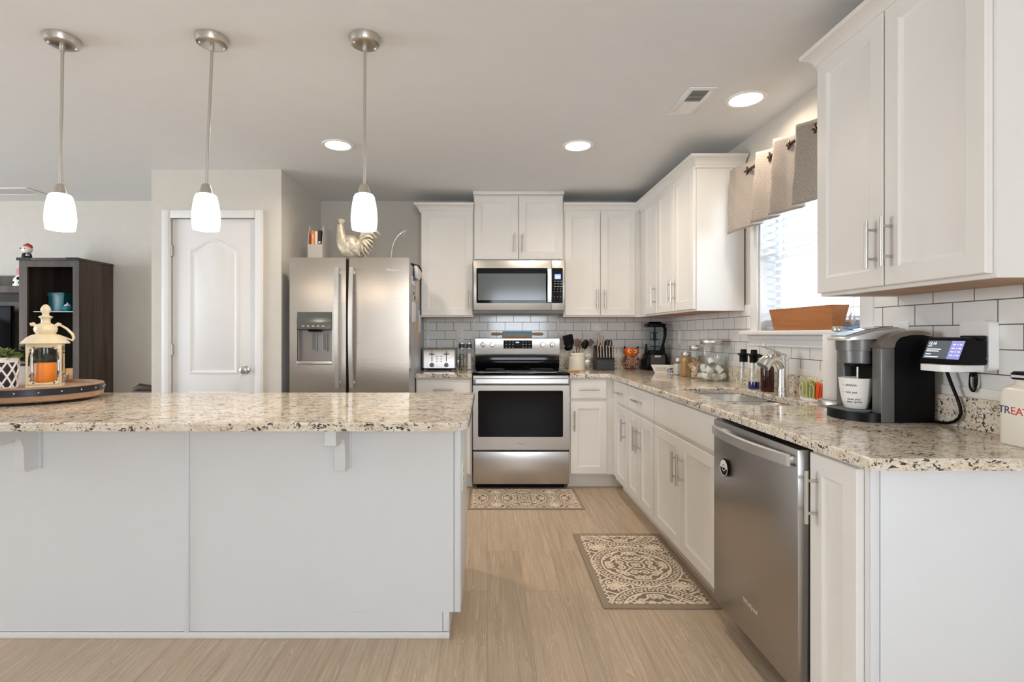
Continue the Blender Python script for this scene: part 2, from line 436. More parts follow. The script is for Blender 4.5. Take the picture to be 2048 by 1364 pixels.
# tile
T = .008
b = MB(); b.box(-.60, XR-T, D-T, D-.0004, .90, 1.80); struct(b.build('wall_tile_back', M['tileb']))
b = MB(); b.box(XR-T, XR-.0004, 1.281, WY0-.075, .914, 1.405); b.box(XR-T, XR-.0004, WY0-.0752, WY1+.0752, .914, WZ0-.083); b.box(XR-T, XR-.0004, WY1+.075, D-.0004, .914, 1.405)
struct(b.build('wall_tile_right', M['tiler']))
# white liner on top of the granite lip, and the upright tile columns beside the range
b = MB(); b.box(.668, XR-.0085, D-T-.006, D-T, 1.016, 1.05, .004); struct(b.build('trim_2', M['ceramic']))
b = MB(); b.box(XR-T-.006, XR-T, 1.281, D-.015, 1.016, 1.05, .004); struct(b.build('trim_3', M['ceramic']))
for i, x in enumerate((-.127, .640, -.553)):
    b = MB()
    for k in range(6): b.box(x, x+.018, D-T-.003, D-T+.001, .92+.1572*k, .92+.1572*k+.1552, .001)
    struct(b.build('trim_%d' % (4+i), M['ceramic']))

# ---------------------------------------------------------------- ceiling: cans and registers
def can(x, y, label, watts=5.0):
    t = thing('recessed_light', label, 'ceiling light', (x, y, ZC), group=None)
    b = MB(); b.lathe([(.098,0),(.098,-.004),(.092,-.008),(.079,-.006),(.079,-.002)], seg=40, cap=False); b.build('trim_ring', M['white'], t)
    b = MB(); b.lathe([(.0001,-.003),(.079,-.003)], seg=36, cap=False); b.build('lens', M['lens'], t)
    l = bpy.data.lights.new('can_lamp', 'AREA'); l.shape = 'DISK'; l.size = .14; l.energy = watts; l.color = WARM; l.spread = math.radians(160)
    o = bpy.data.objects.new('can_lamp', l); C.objects.link(o); o.parent = t; o.location = (0, 0, -.012)
can(-.954, 3.27, 'round recessed ceiling light above the fridge area, just beside a pendant rod')
can(.582, 3.28, 'round recessed ceiling light out in front of the microwave and range')
can(1.33, 2.63, 'round recessed ceiling light nearest the sink window, beside the ceiling vent', 2.2)
def vent(x0, x1, y0, y1, label, along):
    t = thing('ceiling_vent', label, 'vent', ((x0+x1)/2, (y0+y1)/2, ZC))
    w, d = (x1-x0)/2, (y1-y0)/2
    b = MB()
    for q in ((-w,w,-d,-d+.028),(-w,w,d-.028,d),(-w,-w+.028,-d+.028,d-.028),(w-.028,w,-d+.028,d-.028)): b.box(*q, -.007, -.0005, .002)
    b.build('frame', M['white'], t)
    b = MB(); b.box(-w+.02, w-.02, -d+.02, d-.02, -.0012, -.0004); b.build('duct_shade_sheet', M['grey'], t)  # grey sheet stands in for the shade up in the duct
    b = MB(); n = 18 if along else 22
    for k in range(n):
        if along:
            y = -d+.03+(2*d-.06)*(k+.5)/n; h = .0068 if y > 0 else .0030; dz = -.004 if y > 0 else .0035  # near louvers narrowed so that half reads as shaded
            b.rings([[(x, y-h, -.0045-dz*.5), (x, y+h, -.0045+dz*.5), (x, y+h, -.0053+dz*.5), (x, y-h, -.0053-dz*.5)] for x in (-w+.026, w-.026)])
        else:
            x = -w+.03+(2*w-.06)*(k+.5)/n; b.box(x-.004, x+.004, -d+.026, d-.026, -.006, -.0015)
    b.build('louvers', M['white'], t)
vent(.99, 1.13, 2.50, 2.81, 'white louvered ceiling vent beside the recessed light near the window', True)
vent(-4.25, -3.80, 4.22, 4.43, 'white ceiling vent over the dark wood cabinet in the living room', False)

# ---------------------------------------------------------------- pendants over the island
def pendant(x, y, tilt, label, zs=1.651):
    t = thing('pendant_light', label, 'pendant light', (x, y, ZC), group=None)
    b = MB(); b.lathe([(.064,-.0005),(.064,-.006),(.058,-.026),(.05,-.03),(.012,-.031)], seg=36); b.build('canopy', M['nickel'], t)
    for a in (.6, .6+PI):
        b = MB(); b.ell((.045*math.cos(a), .045*math.sin(a), -.031), (.005,.005,.005), 10, 6); b.build('screw', M['chrome'], t)
    top = Vector((tilt, 0, zs+.147-ZC))
    b = MB(); b.tube([(0,0,-.03), (0,0,-.055)], .009, 12); b.tube([(0,0,-.05), tuple(top+Vector((0,0,.02)))], .0062, 12); b.build('rod', M['nickel'], t)
    c = tuple(top)
    b = MB(); b.lathe([(.011,.04),(.017,.036),(.021,.022),(.027,.0),(.024,-.003)], c, 24); b.build('socket_cap', M['nickel'], t)
    b = MB(); b.lathe([(.024,-.002),(.036,-.004),(.041,-.012),(.047,-.04),(.0515,-.075),(.053,-.105),(.051,-.130),(.048,-.147),(.045,-.146),(.049,-.105),(.044,-.04),(.037,-.012)], c, 36, False)
    b.build('shade', M['shade'], t)
    l = bpy.data.lights.new('pendant_bulb', 'POINT'); l.energy = 2.6; l.color = WARM; l.shadow_soft_size = .04
    o = bpy.data.objects.new('pendant_bulb', l); C.objects.link(o); o.parent = t; o.location = (c[0], c[1], c[2]-.125)
pendant(-1.735, 2.09, -.008, 'nickel pendant light with white glass shade nearest the living room')
pendant(-1.124, 2.09, -.024, 'nickel pendant light with white glass shade hanging before the pantry door, middle of three')
pendant(-.499, 2.09, -.003, 'nickel pendant light with white glass shade hanging before the fridge and metal rooster')
# ---------------------------------------------------------------- cabinets
def shaker(b, x0, x1, z0, z1, yf, rail=.055):
    def R(i, d): return [(x0+i, yf+d, z0+i), (x1-i, yf+d, z0+i), (x1-i, yf+d, z1-i), (x0+i, yf+d, z1-i)]
    b.rings([R(0,.019), R(0,.003), R(.003,0), R(rail,0), R(rail+.004,.002), R(rail+.012,.008), R(rail+.014,.0085)])
def slab(b, x0, x1, z0, z1, yf):
    def R(i, d): return [(x0+i, yf+d, z0+i), (x1-i, yf+d, z0+i), (x1-i, yf+d, z1-i), (x0+i, yf+d, z1-i)]
    b.rings([R(0,.019), R(0,.004), R(.006,0)])
def handle(parent, x, z, yf, vert=True, L=.158):
    b = MB(); y = yf-.032
    if vert:
        b.cyl((x, y, z-L/2), (x, y, z+L/2), .006, seg=12)
        for s in (-1, 1): b.cyl((x, y, z+s*.048*L/.158), (x, yf+.002, z+s*.048*L/.158), .0045, seg=10)
    else:
        b.cyl((x-L/2, y, z), (x+L/2, y, z), .006, seg=12)
        for s in (-1, 1): b.cyl((x+s*.048*L/.158, y, z), (x+s*.048*L/.158, yf+.002, z), .0045, seg=10)
    return b.build('handle', M['nickel'], parent)
def base_cabinet(loc, rz, w, label, doors=(), drawers=(), body_w=None, toe=True, zt=.883, right_panel=False):
    t = thing('base_cabinet', label, 'cabinet', loc, rz)
    bw = body_w or w
    b = MB(); b.box(.0005, bw-.0005, -.61, -.022, .115, zt)
    if zt < .8: b.box(.0005, bw-.0005, -.61, -.592, zt, .883)
    b.build('cabinet_body', M['cab'], t)
    b = MB(); b.box(.0005, bw-.0005 - (.05 if right_panel else 0), -.535, -.022, 0, .1145); b.build('toe_kick', M['cab'], t)
    for x0, x1, z0, z1, hx in doors:
        b = MB(); shaker(b, x0, x1, z0, z1, -.63); d = b.build('door', M['cab'], t, ang=25)
        if hx is not None: handle(d, hx, z1-.15, -.63)
    for x0, x1, z0, z1, h in drawers:
        b = MB(); slab(b, x0, x1, z0, z1, -.63); d = b.build('drawer_front' if h else 'false_drawer_front', M['cab'], t, ang=25)
        if h: handle(d, (x0+x1)/2, (z0+z1)/2, -.63, False)
    return t
DT, DB_, RT, RB = .695, .125, .868, .715         # door top/bottom, drawer top/bottom
BK = D - .0005; BR = XR - .0005
base_cabinet((-.562, BK, 0), 0, .444, 'white base cabinet between the fridge and the range', [(.006,.432,DB_,DT,.40)], [(.006,.432,RB,RT,1)])
base_cabinet((.648, BK, 0), 0, .306, 'narrow white base cabinet with one drawer right beside the range', [(.008,.295,DB_,DT,.037)], [(.008,.295,RB,RT,1)], body_w=.952)
R90 = -PI/2
base_cabinet((BR, 4.0435, 0), R90, .460, 'white single-door base cabinet at the inside corner of the counter', [(.15,.452,DB_,DT,.422)], [(.15,.452,RB,RT,1)])
base_cabinet((BR, 3.583, 0), R90, .573, 'white two-door base cabinet with a wide drawer, beside the sink cabinet', [(.008,.284,DB_,DT,.255),(.289,.565,DB_,DT,.318)], [(.008,.565,RB,RT,1)])
base_cabinet((BR, 3.009, 0), R90, .833, 'wide white base cabinet under the sink, right next to the dishwasher', [(.008,.414,DB_,DT,.384),(.419,.825,DB_,DT,.449)], [(.008,.825,RB,RT,0)], zt=.68)
e = base_cabinet((BR, 1.5665, 0), R90, .222, 'narrow white end base cabinet with a full-height door past the dishwasher', [(.014,.212,DB_,RT,None)], (), right_panel=True)
d = [c for c in e.children if c.name.startswith('door')][0]
handle(d, .048, .742, -.63)
b = MB(); b.box(.2222, .234, -.612, -.0225, .0, .883); b.box(.2342, .2375, -.612, -.590, .0, .883, .0008); b.box(.2342, .2375, -.587, -.0225, .0, .883, .0008); b.build('end_panel', M['island'], e)  # end panel takes the daylight tint, unlike the rest of the cabinet

def upper_cabinet(loc, rz, w, label, doors, z0=1.371, z1=2.285, crown=None, ends=(1,1), body_w=None):
    t = thing('wall_cabinet', label, 'cabinet', loc, rz)
    bw = body_w or w
    b = MB(); b.box(.0004, bw-.0004, -.305, -.0105, z0+.016, z1)
    b.box(.0004, bw-.0004, -.305, -.286, z0, z0+.0161)
    if ends[0]: b.box(.0004, .0164, -.286, -.0105, z0, z0+.0161)
    if ends[1]: b.box(bw-.0164, bw-.0004, -.286, -.0105, z0, z0+.0161)
    b.build('cabinet_body', M['cab'], t)
    b = MB(); b.box(.0166, bw-.0166, -.2858, -.012, z0+.003, z0+.0158); b.build('underside', M['under'], t, label='bare maple underside')
    for x0, x1, hx in doors:
        b = MB(); shaker(b, x0, x1, z0+.012, z1-.012, -.325); d = b.build('door', M['cab'], t, ang=25)
        if hx is not None: handle(d, hx, z0+.15, -.325)
    if crown:
        # cove profile swept along the top with mitred corners: (outward, up)
        prof = [(0,-.028),(.010,-.028),(.012,-.012),(.016,-.010),(.020,.004),(.032,.020),(.046,.028),(.052,.030),(.054,.046),(0,.046)]
        pts = [Vector(p) for p in crown]; n = len(pts); rs = []
        for i, p in enumerate(pts):
            ns = []
            if i > 0: q = (p-pts[i-1]).normalized(); ns.append(Vector((q.y, -q.x)))
            if i < n-1: q = (pts[i+1]-p).normalized(); ns.append(Vector((q.y, -q.x)))
            m = ns[0] if len(ns) == 1 else (ns[0]+ns[1])/(1+ns[0].dot(ns[1]))
            rs.append([(p.x+m.x*a, p.y+m.y*a, z1+.0005+c) for a, c in prof])
        b = MB(); b.rings(rs); b.build('crown_moulding', M['cab'], t, ang=25)
    return t
UF = -.305
upper_cabinet((-.562, BK, 0), 0, .447, 'white wall cabinet with one door, between the fridge and the microwave', [(.006,.440,.412)], crown=[(0,-.01),(0,UF),(.447,UF)])
upper_cabinet((-.113, BK, 0), 0, .76, 'white two-door wall cabinet reaching the ceiling above the microwave', [(.006,.377,.345),(.383,.754,.415)], z0=1.845, z1=2.405)
b = MB(); b.box(-.118, .652, D-.335, D-.012, 2.406, ZC-.001, .003); o = b.build('crown_moulding', M['cab'], [q for q in bpy.data.objects if q.get('label','').startswith('white two-door wall cabinet reaching')][0], w=True)
upper_cabinet((.648, BK, 0), 0, .612, 'white two-door wall cabinet just past the microwave on the back wall', [(.012,.31,.28),(.316,.606,.346)], crown=[(0,UF),(.6555-.02,UF)], body_w=.960, ends=(1,0))
upper_cabinet((BR, 4.3485, 0), R90, .483, 'white single-door wall cabinet in the inside corner over the blender', [(.165,.475,.445)], crown=[(-.0,UF),(.483,UF)], ends=(0,0))
upper_cabinet((BR, 3.8645, 0), R90, .684, 'white two-door wall cabinet beside the curtain, above the glass jars', [(.006,.338,.308),(.344,.676,.374)], crown=[(0,UF),(.684,UF),(.684,-.01)], ends=(0,1))
upper_cabinet((BR, 1.998, 0), R90, .69, 'large white two-door wall cabinet nearest the viewer, over the coffee maker', [(.006,.338,.308),(.344,.680,.374)], crown=[(0,-.01),(0,UF),(.69,UF),(.69,-.01)])

# ---------------------------------------------------------------- worktops
def fill(b, outer, hole, z0, z1, cham=.004):
    bm = b.bm
    def loop(p, z): 
        vs_ = [bm.verts.new((x, y, z)) for x, y in p]
        return vs_, [bm.edges.new((vs_[i], vs_[(i+1) % len(vs_)])) for i in range(len(vs_))]
    def side(a, c):
        n = len(a)
        for i in range(n): b._f([a[i], a[(i+1) % n], c[(i+1) % n], c[i]])
    def inset(p, d):
        n = len(p); out = []
        for i in range(n):
            a, q, c = Vector(p[i-1]), Vector(p[i]), Vector(p[(i+1) % n])
            n1 = (q-a).normalized(); n2 = (c-q).normalized()
            n1 = Vector((-n1.y, n1.x)); n2 = Vector((-n2.y, n2.x))
            m = (n1+n2)/max(.2, 1+n1.dot(n2)); out.append((q.x+m.x*d, q.y+m.y*d))
        return out
    for z, d in ((z1, cham), (z0, 0)):
        vo, eo = loop(inset(outer, d) if d else outer, z); E = list(eo)
        if hole: vh, eh = loop(inset(hole, d) if d else hole, z); E += eh
        bmesh.ops.triangle_fill(bm, edges=E, use_beauty=True)
        if z == z1: to, th_ = vo, (vh if hole else None)
        else: bo, bh = vo, (vh if hole else None)
    mo, _ = loop(outer, z1-cham); side(mo, to); side(bo, mo)
    if hole: mh, _ = loop(hole, z1-cham); side(mh, th_); side(bh, mh)
CT = .914
t = thing('worktop', 'speckled granite worktop running round the corner past the sink', 'countertop', (1.28, 2.9, CT))
outer = [(.648, D-.0085), (.648, D-.648), (.9615-.0, D-.648), (.9615, 1.285), (.9675, 1.279), (XR-.0085, 1.279), (XR-.0085, D-.0085)]
SK = rrect(1.105, 1.455, 2.235, 2.975, .10, 7)
# back edge of the basin bows out a little, like a D-shaped double sink
b = MB(); fill(b, outer, SK[::-1], CT-.03, CT); b.build('slab', M['granite'], t, w=True, ang=20)
b = MB(); b.box(.6485, XR-.0275, D-.0275, D-.0086, CT+.0002, CT+.102, .002); b.box(XR-.0275, XR-.0086, 1.279, D-.0277, CT+.0002, CT+.102, .002); b.build('backsplash_lip', M['granite'], t, w=True)
t = thing('worktop', 'short granite worktop piece between the fridge and the range', 'countertop', (-.35, 4.3, CT))
b = MB(); fill(b, [(-.563, D-.0085), (-.563, D-.648), (-.118, D-.648), (-.118, D-.0085)], None, CT-.03, CT); b.build('slab', M['granite'], t, w=True, ang=20)
b = MB(); b.box(-.563, -.118, D-.0275, D-.0086, CT+.0002, CT+.102, .002); b.build('backsplash_lip', M['granite'], t, w=True)

# ---------------------------------------------------------------- sink and faucet
t = thing('kitchen_sink', 'stainless undermount double sink set into the granite worktop', 'sink', (1.28, 2.6, CT-.031))
def bowl(y0, y1):
    b = MB(); rs = []
    for i, z in ((-.012,0),(.004,-.001),(.008,-.012),(.014,-.12),(.03,-.17),(.06,-.185)):
        rs.append([(x-1.28, y-2.6, z) for x, y in rrect(1.105+i, 1.455-i, y0+i, y1-i, .08, 6)])
    b.rings(rs, False, True)
    return b.build('bowl', M['steel'], t, recalc=False)
bowl(2.615, 2.975); bowl(2.235, 2.595)
b = MB(); b.box(-.165, .165, -.012, .012, -.03, -.002, .006, 3); b.build('divider', M['chrome'], t)
for y in (.195, -.185):
    b = MB(); b.lathe([(.0,-.1835),(.04,-.1835),(.042,-.1825),(.03,-.186)], (0,y,0), 24); b.build('drain', M['chrome'], t)
t = thing('kitchen_faucet', 'chrome single-lever faucet with a downturned spout behind the sink', 'faucet', (1.505, 2.60, CT+.0005))
b = MB(); b.lathe([(.031,0),(.031,.008),(.028,.014),(.029,.03),(.0275,.036),(.0265,.045),(.0255,.15),(.0245,.17),(.026,.19),(.02,.206),(.006,.212)], seg=24); b.build('faucet_body', M['chrome'], t)
b = MB(); b.tube([(.004,0,.13),(-.02,0,.172),(-.05,0,.188),(-.080,0,.178),(-.104,0,.148)], [.025,.025,.027,.031,.035], 20); b.build('spout', M['chrome'], t)
b = MB(); b.cyl((-.1035,0,.1505),(-.107,0,.146),.030,.028,18); b.build('aerator', M['grey'], t)
b = MB(); b.tube([(0,0,.195),(-.022,0,.212),(-.075,0,.236),(-.098,0,.252)], [.013,.010,.007,.010], 12); b.ell((-.098,0,.252),(.010,.010,.012),12,8); b.build('lever', M['chrome'], t)

# ---------------------------------------------------------------- island
IX0, IX1, IY0, IY1 = -3.2, -.1067, 2.0653, 2.70
t = thing('kitchen_island', 'white panelled kitchen island with granite breakfast bar in the foreground', 'kitchen island', (-1.6, 2.4, 0))
b = MB(); b.box(IX0, IX1-.012, IY0+.012, IY1, .103, CT-.0305); b.build('cabinet_body', M['island'], t, w=True)
b = MB(); b.box(IX0, -1.2230, IY0, IY0+.0118, .0255, CT-.0305); b.box(-1.2190, IX1-.0285, IY0, IY0+.0118, .103, CT-.0305); b.box(-1.2190, -.180, IY0, IY0+.0118, .0255, .1029); b.build('front_panel', M['island'], t, w=True, label='flat white panels on the seating side')
b = MB(); b.box(-1.219, -1.2, IY0-.008, IY0-.0002, .0257, CT-.0307, .0015); b.build('batten', M['island'], t, w=True)
b = MB(); b.box(IX1-.0252, IX1, IY0, IY1, .103, CT-.0305, .0012); b.build('side_panel', M['island'], t, w=True)
b = MB(); b.box(IX0, -.1523, IY0+.0122, IY1-.06, 0, .1028); b.box(-.1775, -.1523, IY0, IY0+.0121, .0255, .1027, .001); b.build('toe_kick', M['island'], t, w=True)
b = MB(); b.box(IX0, -.151, IY0-.009, IY0-.0002, 0, .025, .003); b.build('shoe_moulding', M['trim'], t, w=True)
P0 = [(IX0, 2.729), (IX0, 1.797)]
r = .075; P0 += [(-.066-r+r*math.cos(a), 1.797+r+r*math.sin(a)) for a in [math.radians(-90+q*90/10) for q in range(11)]] + [(-.066, 2.729)]
b = MB(); fill(b, P0, None, CT-.03, CT, .005); b.build('bar_top', M['granite'], t, w=True, ang=20)
for x in (-.581, -1.828):
    b = MB(); b.box(x-.016, x+.034, IY0-.012, IY0-.0003, .684, CT-.0308, .003)
    b.box(x-.030, x+.048, IY0-.214, IY0-.0003, CT-.0372, CT-.0308, .002)
    pr = [(0,0),(.199,0),(.199,-.058),(.19,-.064),(.145,-.064),(.128,-.058),(.112,-.050),(.098,-.052),(.085,-.065),(.076,-.085),(.071,-.11),(.071,-.175),(.065,-.187),(.052,-.191),(.03,-.186),(.0,-.186)]
    b.prism([(IY0-.0125-d*.94, CT-.0375+z) for d, z in pr], x-.011, x+.030, 'x')
    b.build('corbel', M['island'], t, w=True, ang=30)
def outlet(name, loc, rz, label, parent=None, group=None, decor=True):
    o = thing(name, label, 'outlet', loc, rz, group)
    b = MB(); b.box(-.035, .035, -.006, -.0004, -.057, .057, .002); b.build('cover_plate', M['white'], o)
    for z in (-.02, .02):
        b = MB(); b.prism([(p[0], p[1]+z) for p in rrect(-.016,.016,-.0135,.0135,.008,3)], -.0075, -.0058, 'y'); b.build('receptacle', M['white'], o)
        b = MB()
        for x, h in ((-.006,.005),(.006,.004)): b.box(x-.001, x+.001, -.0082, -.0074, z+.001, z+.001+h*1.6)
        b.cyl((0,-.0074,z-.006),(0,-.0082,z-.006),.0022,seg=8); b.build('slots', M['dark'], o)
    return o
outlet('wall_outlet', (-.2475, D-T, 1.208), 0, 'white outlet on the tile behind the pepper and salt mills')
outlet('wall_outlet', (1.0, D-T, 1.20), 0, 'white outlet on the tile behind the knife block')
outlet('wall_outlet', (IX1, 2.13, .64), PI/2, 'white outlet on the end panel of the island')
outlet('wall_outlet', (XR-T, 4.27, 1.20), R90, 'white outlet on the side-wall tile between blender and jars')
outlet('wall_outlet', (XR-T, 1.975, 1.215), R90, 'white outlet plate just above the coffee maker')
# ---------------------------------------------------------------- range
def curved_bar(b, x0, x1, zc, h, yends, bow, th, n=16, vert=False):
    """flat bar bowed out of its plane; along x, or along z when vert (then x0,x1 are z and zc is x)"""
    rs = []
    for k in range(n+1):
        t = k/n; u = x0+(x1-x0)*t; y = yends-bow*(1-(2*t-1)**2)
        q = [(-h/2, 0), (-h/2+.003, -th), (h/2-.003, -th), (h/2, 0)]
        rs.append([(zc+a, y+c, u) if vert else (u, y+c, zc+a) for a, c in q])
    b.rings(rs)
X0, X1 = -.112, .645
t = thing('kitchen_range', 'stainless electric range with black glass oven door and cooktop', 'stove', (.2665, 4.3, 0))
b = MB(); b.box(X0+.004, X1-.004, 4.062, 4.63, .045, .903); b.build('body', M['grey'], t, w=True)
b = MB(); b.box(X0+.03, X1-.03, 4.09, 4.6, 0, .0448); b.build('plinth', M['dark'], t, w=True)
b = MB(); b.box(-.1172, .6472, 3.99, 4.63, .9035, .924, .006, 3); b.build('cooktop', M['blackglass'], t, w=True)
b = MB()
for x, y, r_ in ((.06,4.16,.115),(.47,4.16,.09),(.07,4.42,.08),(.47,4.42,.10)):
    b.lathe([(r_,0),(r_,.0004),(r_-.003,.0004),(r_-.003,0)], (x,y,.9241), 40, False)
b.build('burner_ring', M['grey'], t, w=True)
b = MB(); b.box(X0+.002, X1-.002, 4.018, 4.0615, .829, .902, .003); b.build('front_rail', M['steel'], t, w=True)
b = MB(); curved_bar(b, -.088, .628, .862, .040, 3.968, .006, .014)
for x in (-.078, .618): b.box(x-.012, x+.012, 3.966, 4.0175, .85, .874, .002)
b.build('oven_handle', M['bar'], t, w=True)
def frame_face(b, o, i, y0, y1, n=4):
    # steel plate with a rounded window cut through it
    bm = b.bm
    def loop(p, y):
        v = [bm.verts.new((a, y, c)) for a, c in p]; return v, [bm.edges.new((v[k], v[(k+1) % len(v)])) for k in range(len(v))]
    vo, eo = loop(o, y0); vi, ei = loop(i, y0); bmesh.ops.triangle_fill(bm, edges=eo+ei, use_beauty=True)
    v2 = [bm.verts.new((a, y1, c)) for a, c in o]; v3 = [bm.verts.new((a, y1, c)) for a, c in i]
    for k in range(len(o)): b._f([vo[k], vo[(k+1) % len(o)], v2[(k+1) % len(o)], v2[k]])
    for k in range(len(i)): b._f([vi[k], vi[(k+1) % len(i)], v3[(k+1) % len(i)], v3[k]])
b = MB(); frame_face(b, rrect(X0+.001, X1-.001, .318, .823, .004, 2), rrect(-.071, .596, .418, .782, .012, 4), 4.012, 4.058)
od = b.build('oven_door', M['steel'], t, w=True)
b = MB(); b.box(-.073, .598, 4.0165, 4.03, .416, .784); b.build('oven_window', M['blackglass'], od, w=True)
text('brand_badge', 'Whirlpool', .016, M['grey'], od, (0, 4.0118-4.3, .367))
b = MB(); b.box(X0+.002, X1-.002, 4.012, 4.058, .048, .303, .004); b.build('storage_drawer', M['steel'], t, w=True)
b = MB(); b.prism([(4.548,.9245),(4.535,.955),(4.545,1.028),(4.62,1.028),(4.62,.9245)], X0+.008, X1-.004, 'x'); b.build('riser', M['blackglass'], t, w=True)
b = MB(); b.prism([(4.530,1.0285),(4.522,1.05),(4.528,1.185),(4.534,1.191),(4.634,1.191),(4.634,1.0285)], -.104, .641, 'x'); bg = b.build('control_panel', M['steel'], t, w=True)
for x in (966, 985, 1085.4, 1104.5):
    kx = (x-974.15)*4.52/1023.1
    b = MB(); b.lathe([(.0225,0),(.0225,.004),(.018,.006),(.017,.022),(.0155,.024)], seg=24); b.xf(Matrix.Translation((kx-.2665, .2237, 1.134)) @ Matrix.Rotation(PI/2, 4, 'X')); kb = b.build('knob', M['chrome'], bg)
    b = MB(); b.box(kx-.2665-.0035, kx-.2665+.0035, .192, .203, 1.12, 1.148, .0015); b.build('grip', M['nickel'], kb)
b = MB(); b.box(.1455, .398, 4.519, 4.5225, 1.098, 1.170, .001); dp = b.build('display_panel', M['dark'], bg, w=True)
text('clock_digits', '1:14', .018, M['digit'], dp, (.267-.2665, 4.5188-4.3, 1.152), ext=.0002)
b = MB()
for i, x in enumerate((.170,.199,.228,.318,.345,.374)):
    for j, z in enumerate((1.110, 1.134, 1.157)):
        b.box(x-.006, x+.006, 4.5184, 4.5189, z-.0022, z+.0022)
b.build('button_print', M['greyl'], dp, w=True)
# rolling pin on its little wooden cradle, on top of the control panel
M['pinwood'] = wood('light_beech', lin((214,178,138)), lin((188,146,104)), 'x', .5, .6)
t = thing('rolling_pin_rest', 'small light wood cradle under the blue rolling pin', 'stand', (.27, 4.58, 1.1915))
b = MB(); b.box(-.13, .13, -.025, .025, 0, .006, .001); b.box(-.13, .13, -.027, -.022, .0, .027, .001); b.box(-.13, .13, .022, .027, .0, .027, .001); b.build('cradle', M['pinwood'], t)
M['blue'] = noisy('blue_silicone', lin((128,178,205)), .05, 30, .5, 0)
t = thing('rolling_pin', 'blue rolling pin with wooden handles lying on top of the range', 'rolling pin', (.27, 4.58, 1.2265))
b = MB(); b.tube([(-.132,0,0),(-.129,0,0),(.129,0,0),(.132,0,0)], [.021,.0236,.0236,.021], 28); b.build('barrel', M['blue'], t)
for s in (-1, 1):
    b = MB(); b.tube([(s*.132,0,0),(s*.145,0,0),(s*.155,0,0),(s*.19,0,0),(s*.225,0,0),(s*.232,0,0)], [.008,.008,.012,.014,.0125,.006], 16); b.build('handle', M['pinwood'], t)

# ---------------------------------------------------------------- over-the-range microwave
t = thing('microwave', 'stainless over-the-range microwave with black glass door', 'microwave', (.266, 4.45, 1.43))
m0, m1 = -.1122, .6442
b = MB(); b.box(m0, m1, 4.285, D-.0095, 1.424, 1.8385); b.build('body', M['grey'], t, w=True)
b = MB(); b.box(m0+.004, m1-.004, 4.275, D-.03, 1.398, 1.4238); b.box(m0+.002, m1-.002, 4.262, 4.2749, 1.41, 1.4238); b.build('vent_underside', M['grey'], t, w=True)
b = MB(); b.box(m0, .5328, 4.247, 4.2848, 1.4242, 1.838, .003); md = b.build('door', M['steel'], t, w=True)
b = MB(); b.prism(rrect(-.088, .531, 1.482, 1.774, .008, 3), 4.2445, 4.2475, 'y'); wn = b.build('window', M['blackglass'], md, w=True)
M['mesh'] = mat('reflection_grey', (.10,.115,.12), .12)  # grey reflection in the door glass, put in as colour
b = MB(); b.prism(rrect(-.075, .488, 1.508, 1.728, .004, 2), 4.2438, 4.2446, 'y'); b.build('window_mesh', M['mesh'], wn, w=True)
b = MB(); b.box(.5338, m1, 4.247, 4.2848, 1.4242, 1.838, .003); cp = b.build('control_panel', M['steel'], t, w=True)
b = MB(); b.prism(rrect(.5345, .628, 1.482, 1.774, .006, 3), 4.2445, 4.2475, 'y'); kp = b.build('keypad', M['blackglass'], cp, w=True)
b = MB(); b.box(.561, .611, 4.2438, 4.2444, 1.682, 1.722); dd = b.build('display', M['disp'], kp, w=True)
text('clock_digits', '11:14', .016, M['digit'], dd, (.586-.266, 4.2435-4.45, 1.70-1.43), ext=.0002)
b = MB()
for j in range(7):
    for i in range(3):
        if j in (5,): continue
        b.box(.555+.026*i, .573+.026*i if j < 3 else .561+.026*i, 4.2437, 4.2443, 1.662-.0215*j, 1.6665-.0215*j)
b.build('key_print', M['greyl'], kp, w=True)
b = MB(); curved_bar(b, 1.488, 1.764, .5125, .036, 4.212, .012, .012, vert=True); b.box(.50,.525,4.21,4.2444,1.495,1.515,.002); b.box(.50,.525,4.21,4.2444,1.737,1.757,.002); b.build('handle', M['bar'], md, w=True)
text('brand_badge', 'Whirlpool', .016, M['mark'], md, (.262-.266, 4.2466-4.45, 1.807-1.43), sp=1.05)

# ---------------------------------------------------------------- refrigerator
t = thing('refrigerator', 'stainless side-by-side refrigerator with ice dispenser in the left door', 'refrigerator', (-1.0, 4.15, 0))
f0, f1, fg = -1.436, -.566, -1.019
M['fridgeside'] = mat('fridge_side_paint', (.36,.37,.385), .4)
b = MB(); b.box(f0+.004, f1-.002, 3.79, 4.60, .03, 1.745, .003); b.build('cabinet_body', M['fridgeside'], t, w=True, label='grey painted side')
b = MB(); b.box(f0+.03, f1-.03, 3.80, 4.55, 0, .0299); b.build('base_grille', M['dark'], t, w=True)
def yf(x, a, c):   # gently bowed door front
    u = (2*x-a-c)/(c-a); return 3.70+.008*u*u
def fdoor(b, a, c, x0, x1, z0, z1, n=14):
    xs = [x0+(x1-x0)*k/n for k in range(n+1)]
    p = [(x, yf(x, a, c)) for x in xs]
    if x0 == a: p[0] = (a+.004, 3.735-.01)
    b.prism([(x1 if x1 != c else c, 3.786), (x0, 3.786)] + ([(a, 3.733)] if x0 == a else []) + p + ([(c, 3.733)] if x1 == c else []), z0, z1, 'z')
b = MB(); a, c = f0, fg-.004
for q in ((a, -1.375, .06, 1.779), (-1.122, c, .06, 1.779), (-1.375, -1.122, .06, 1.002), (-1.375, -1.122, 1.385, 1.779)): fdoor(b, a, c, *q)
ld = b.build('freezer_door', M['fridge'], t, w=True, ang=30, weld=True)
b = MB(); fdoor(b, fg+.004, f1, fg+.004, f1, .06, 1.779, 28); rd = b.build('fridge_door', M['fridge'], t, w=True, ang=30)
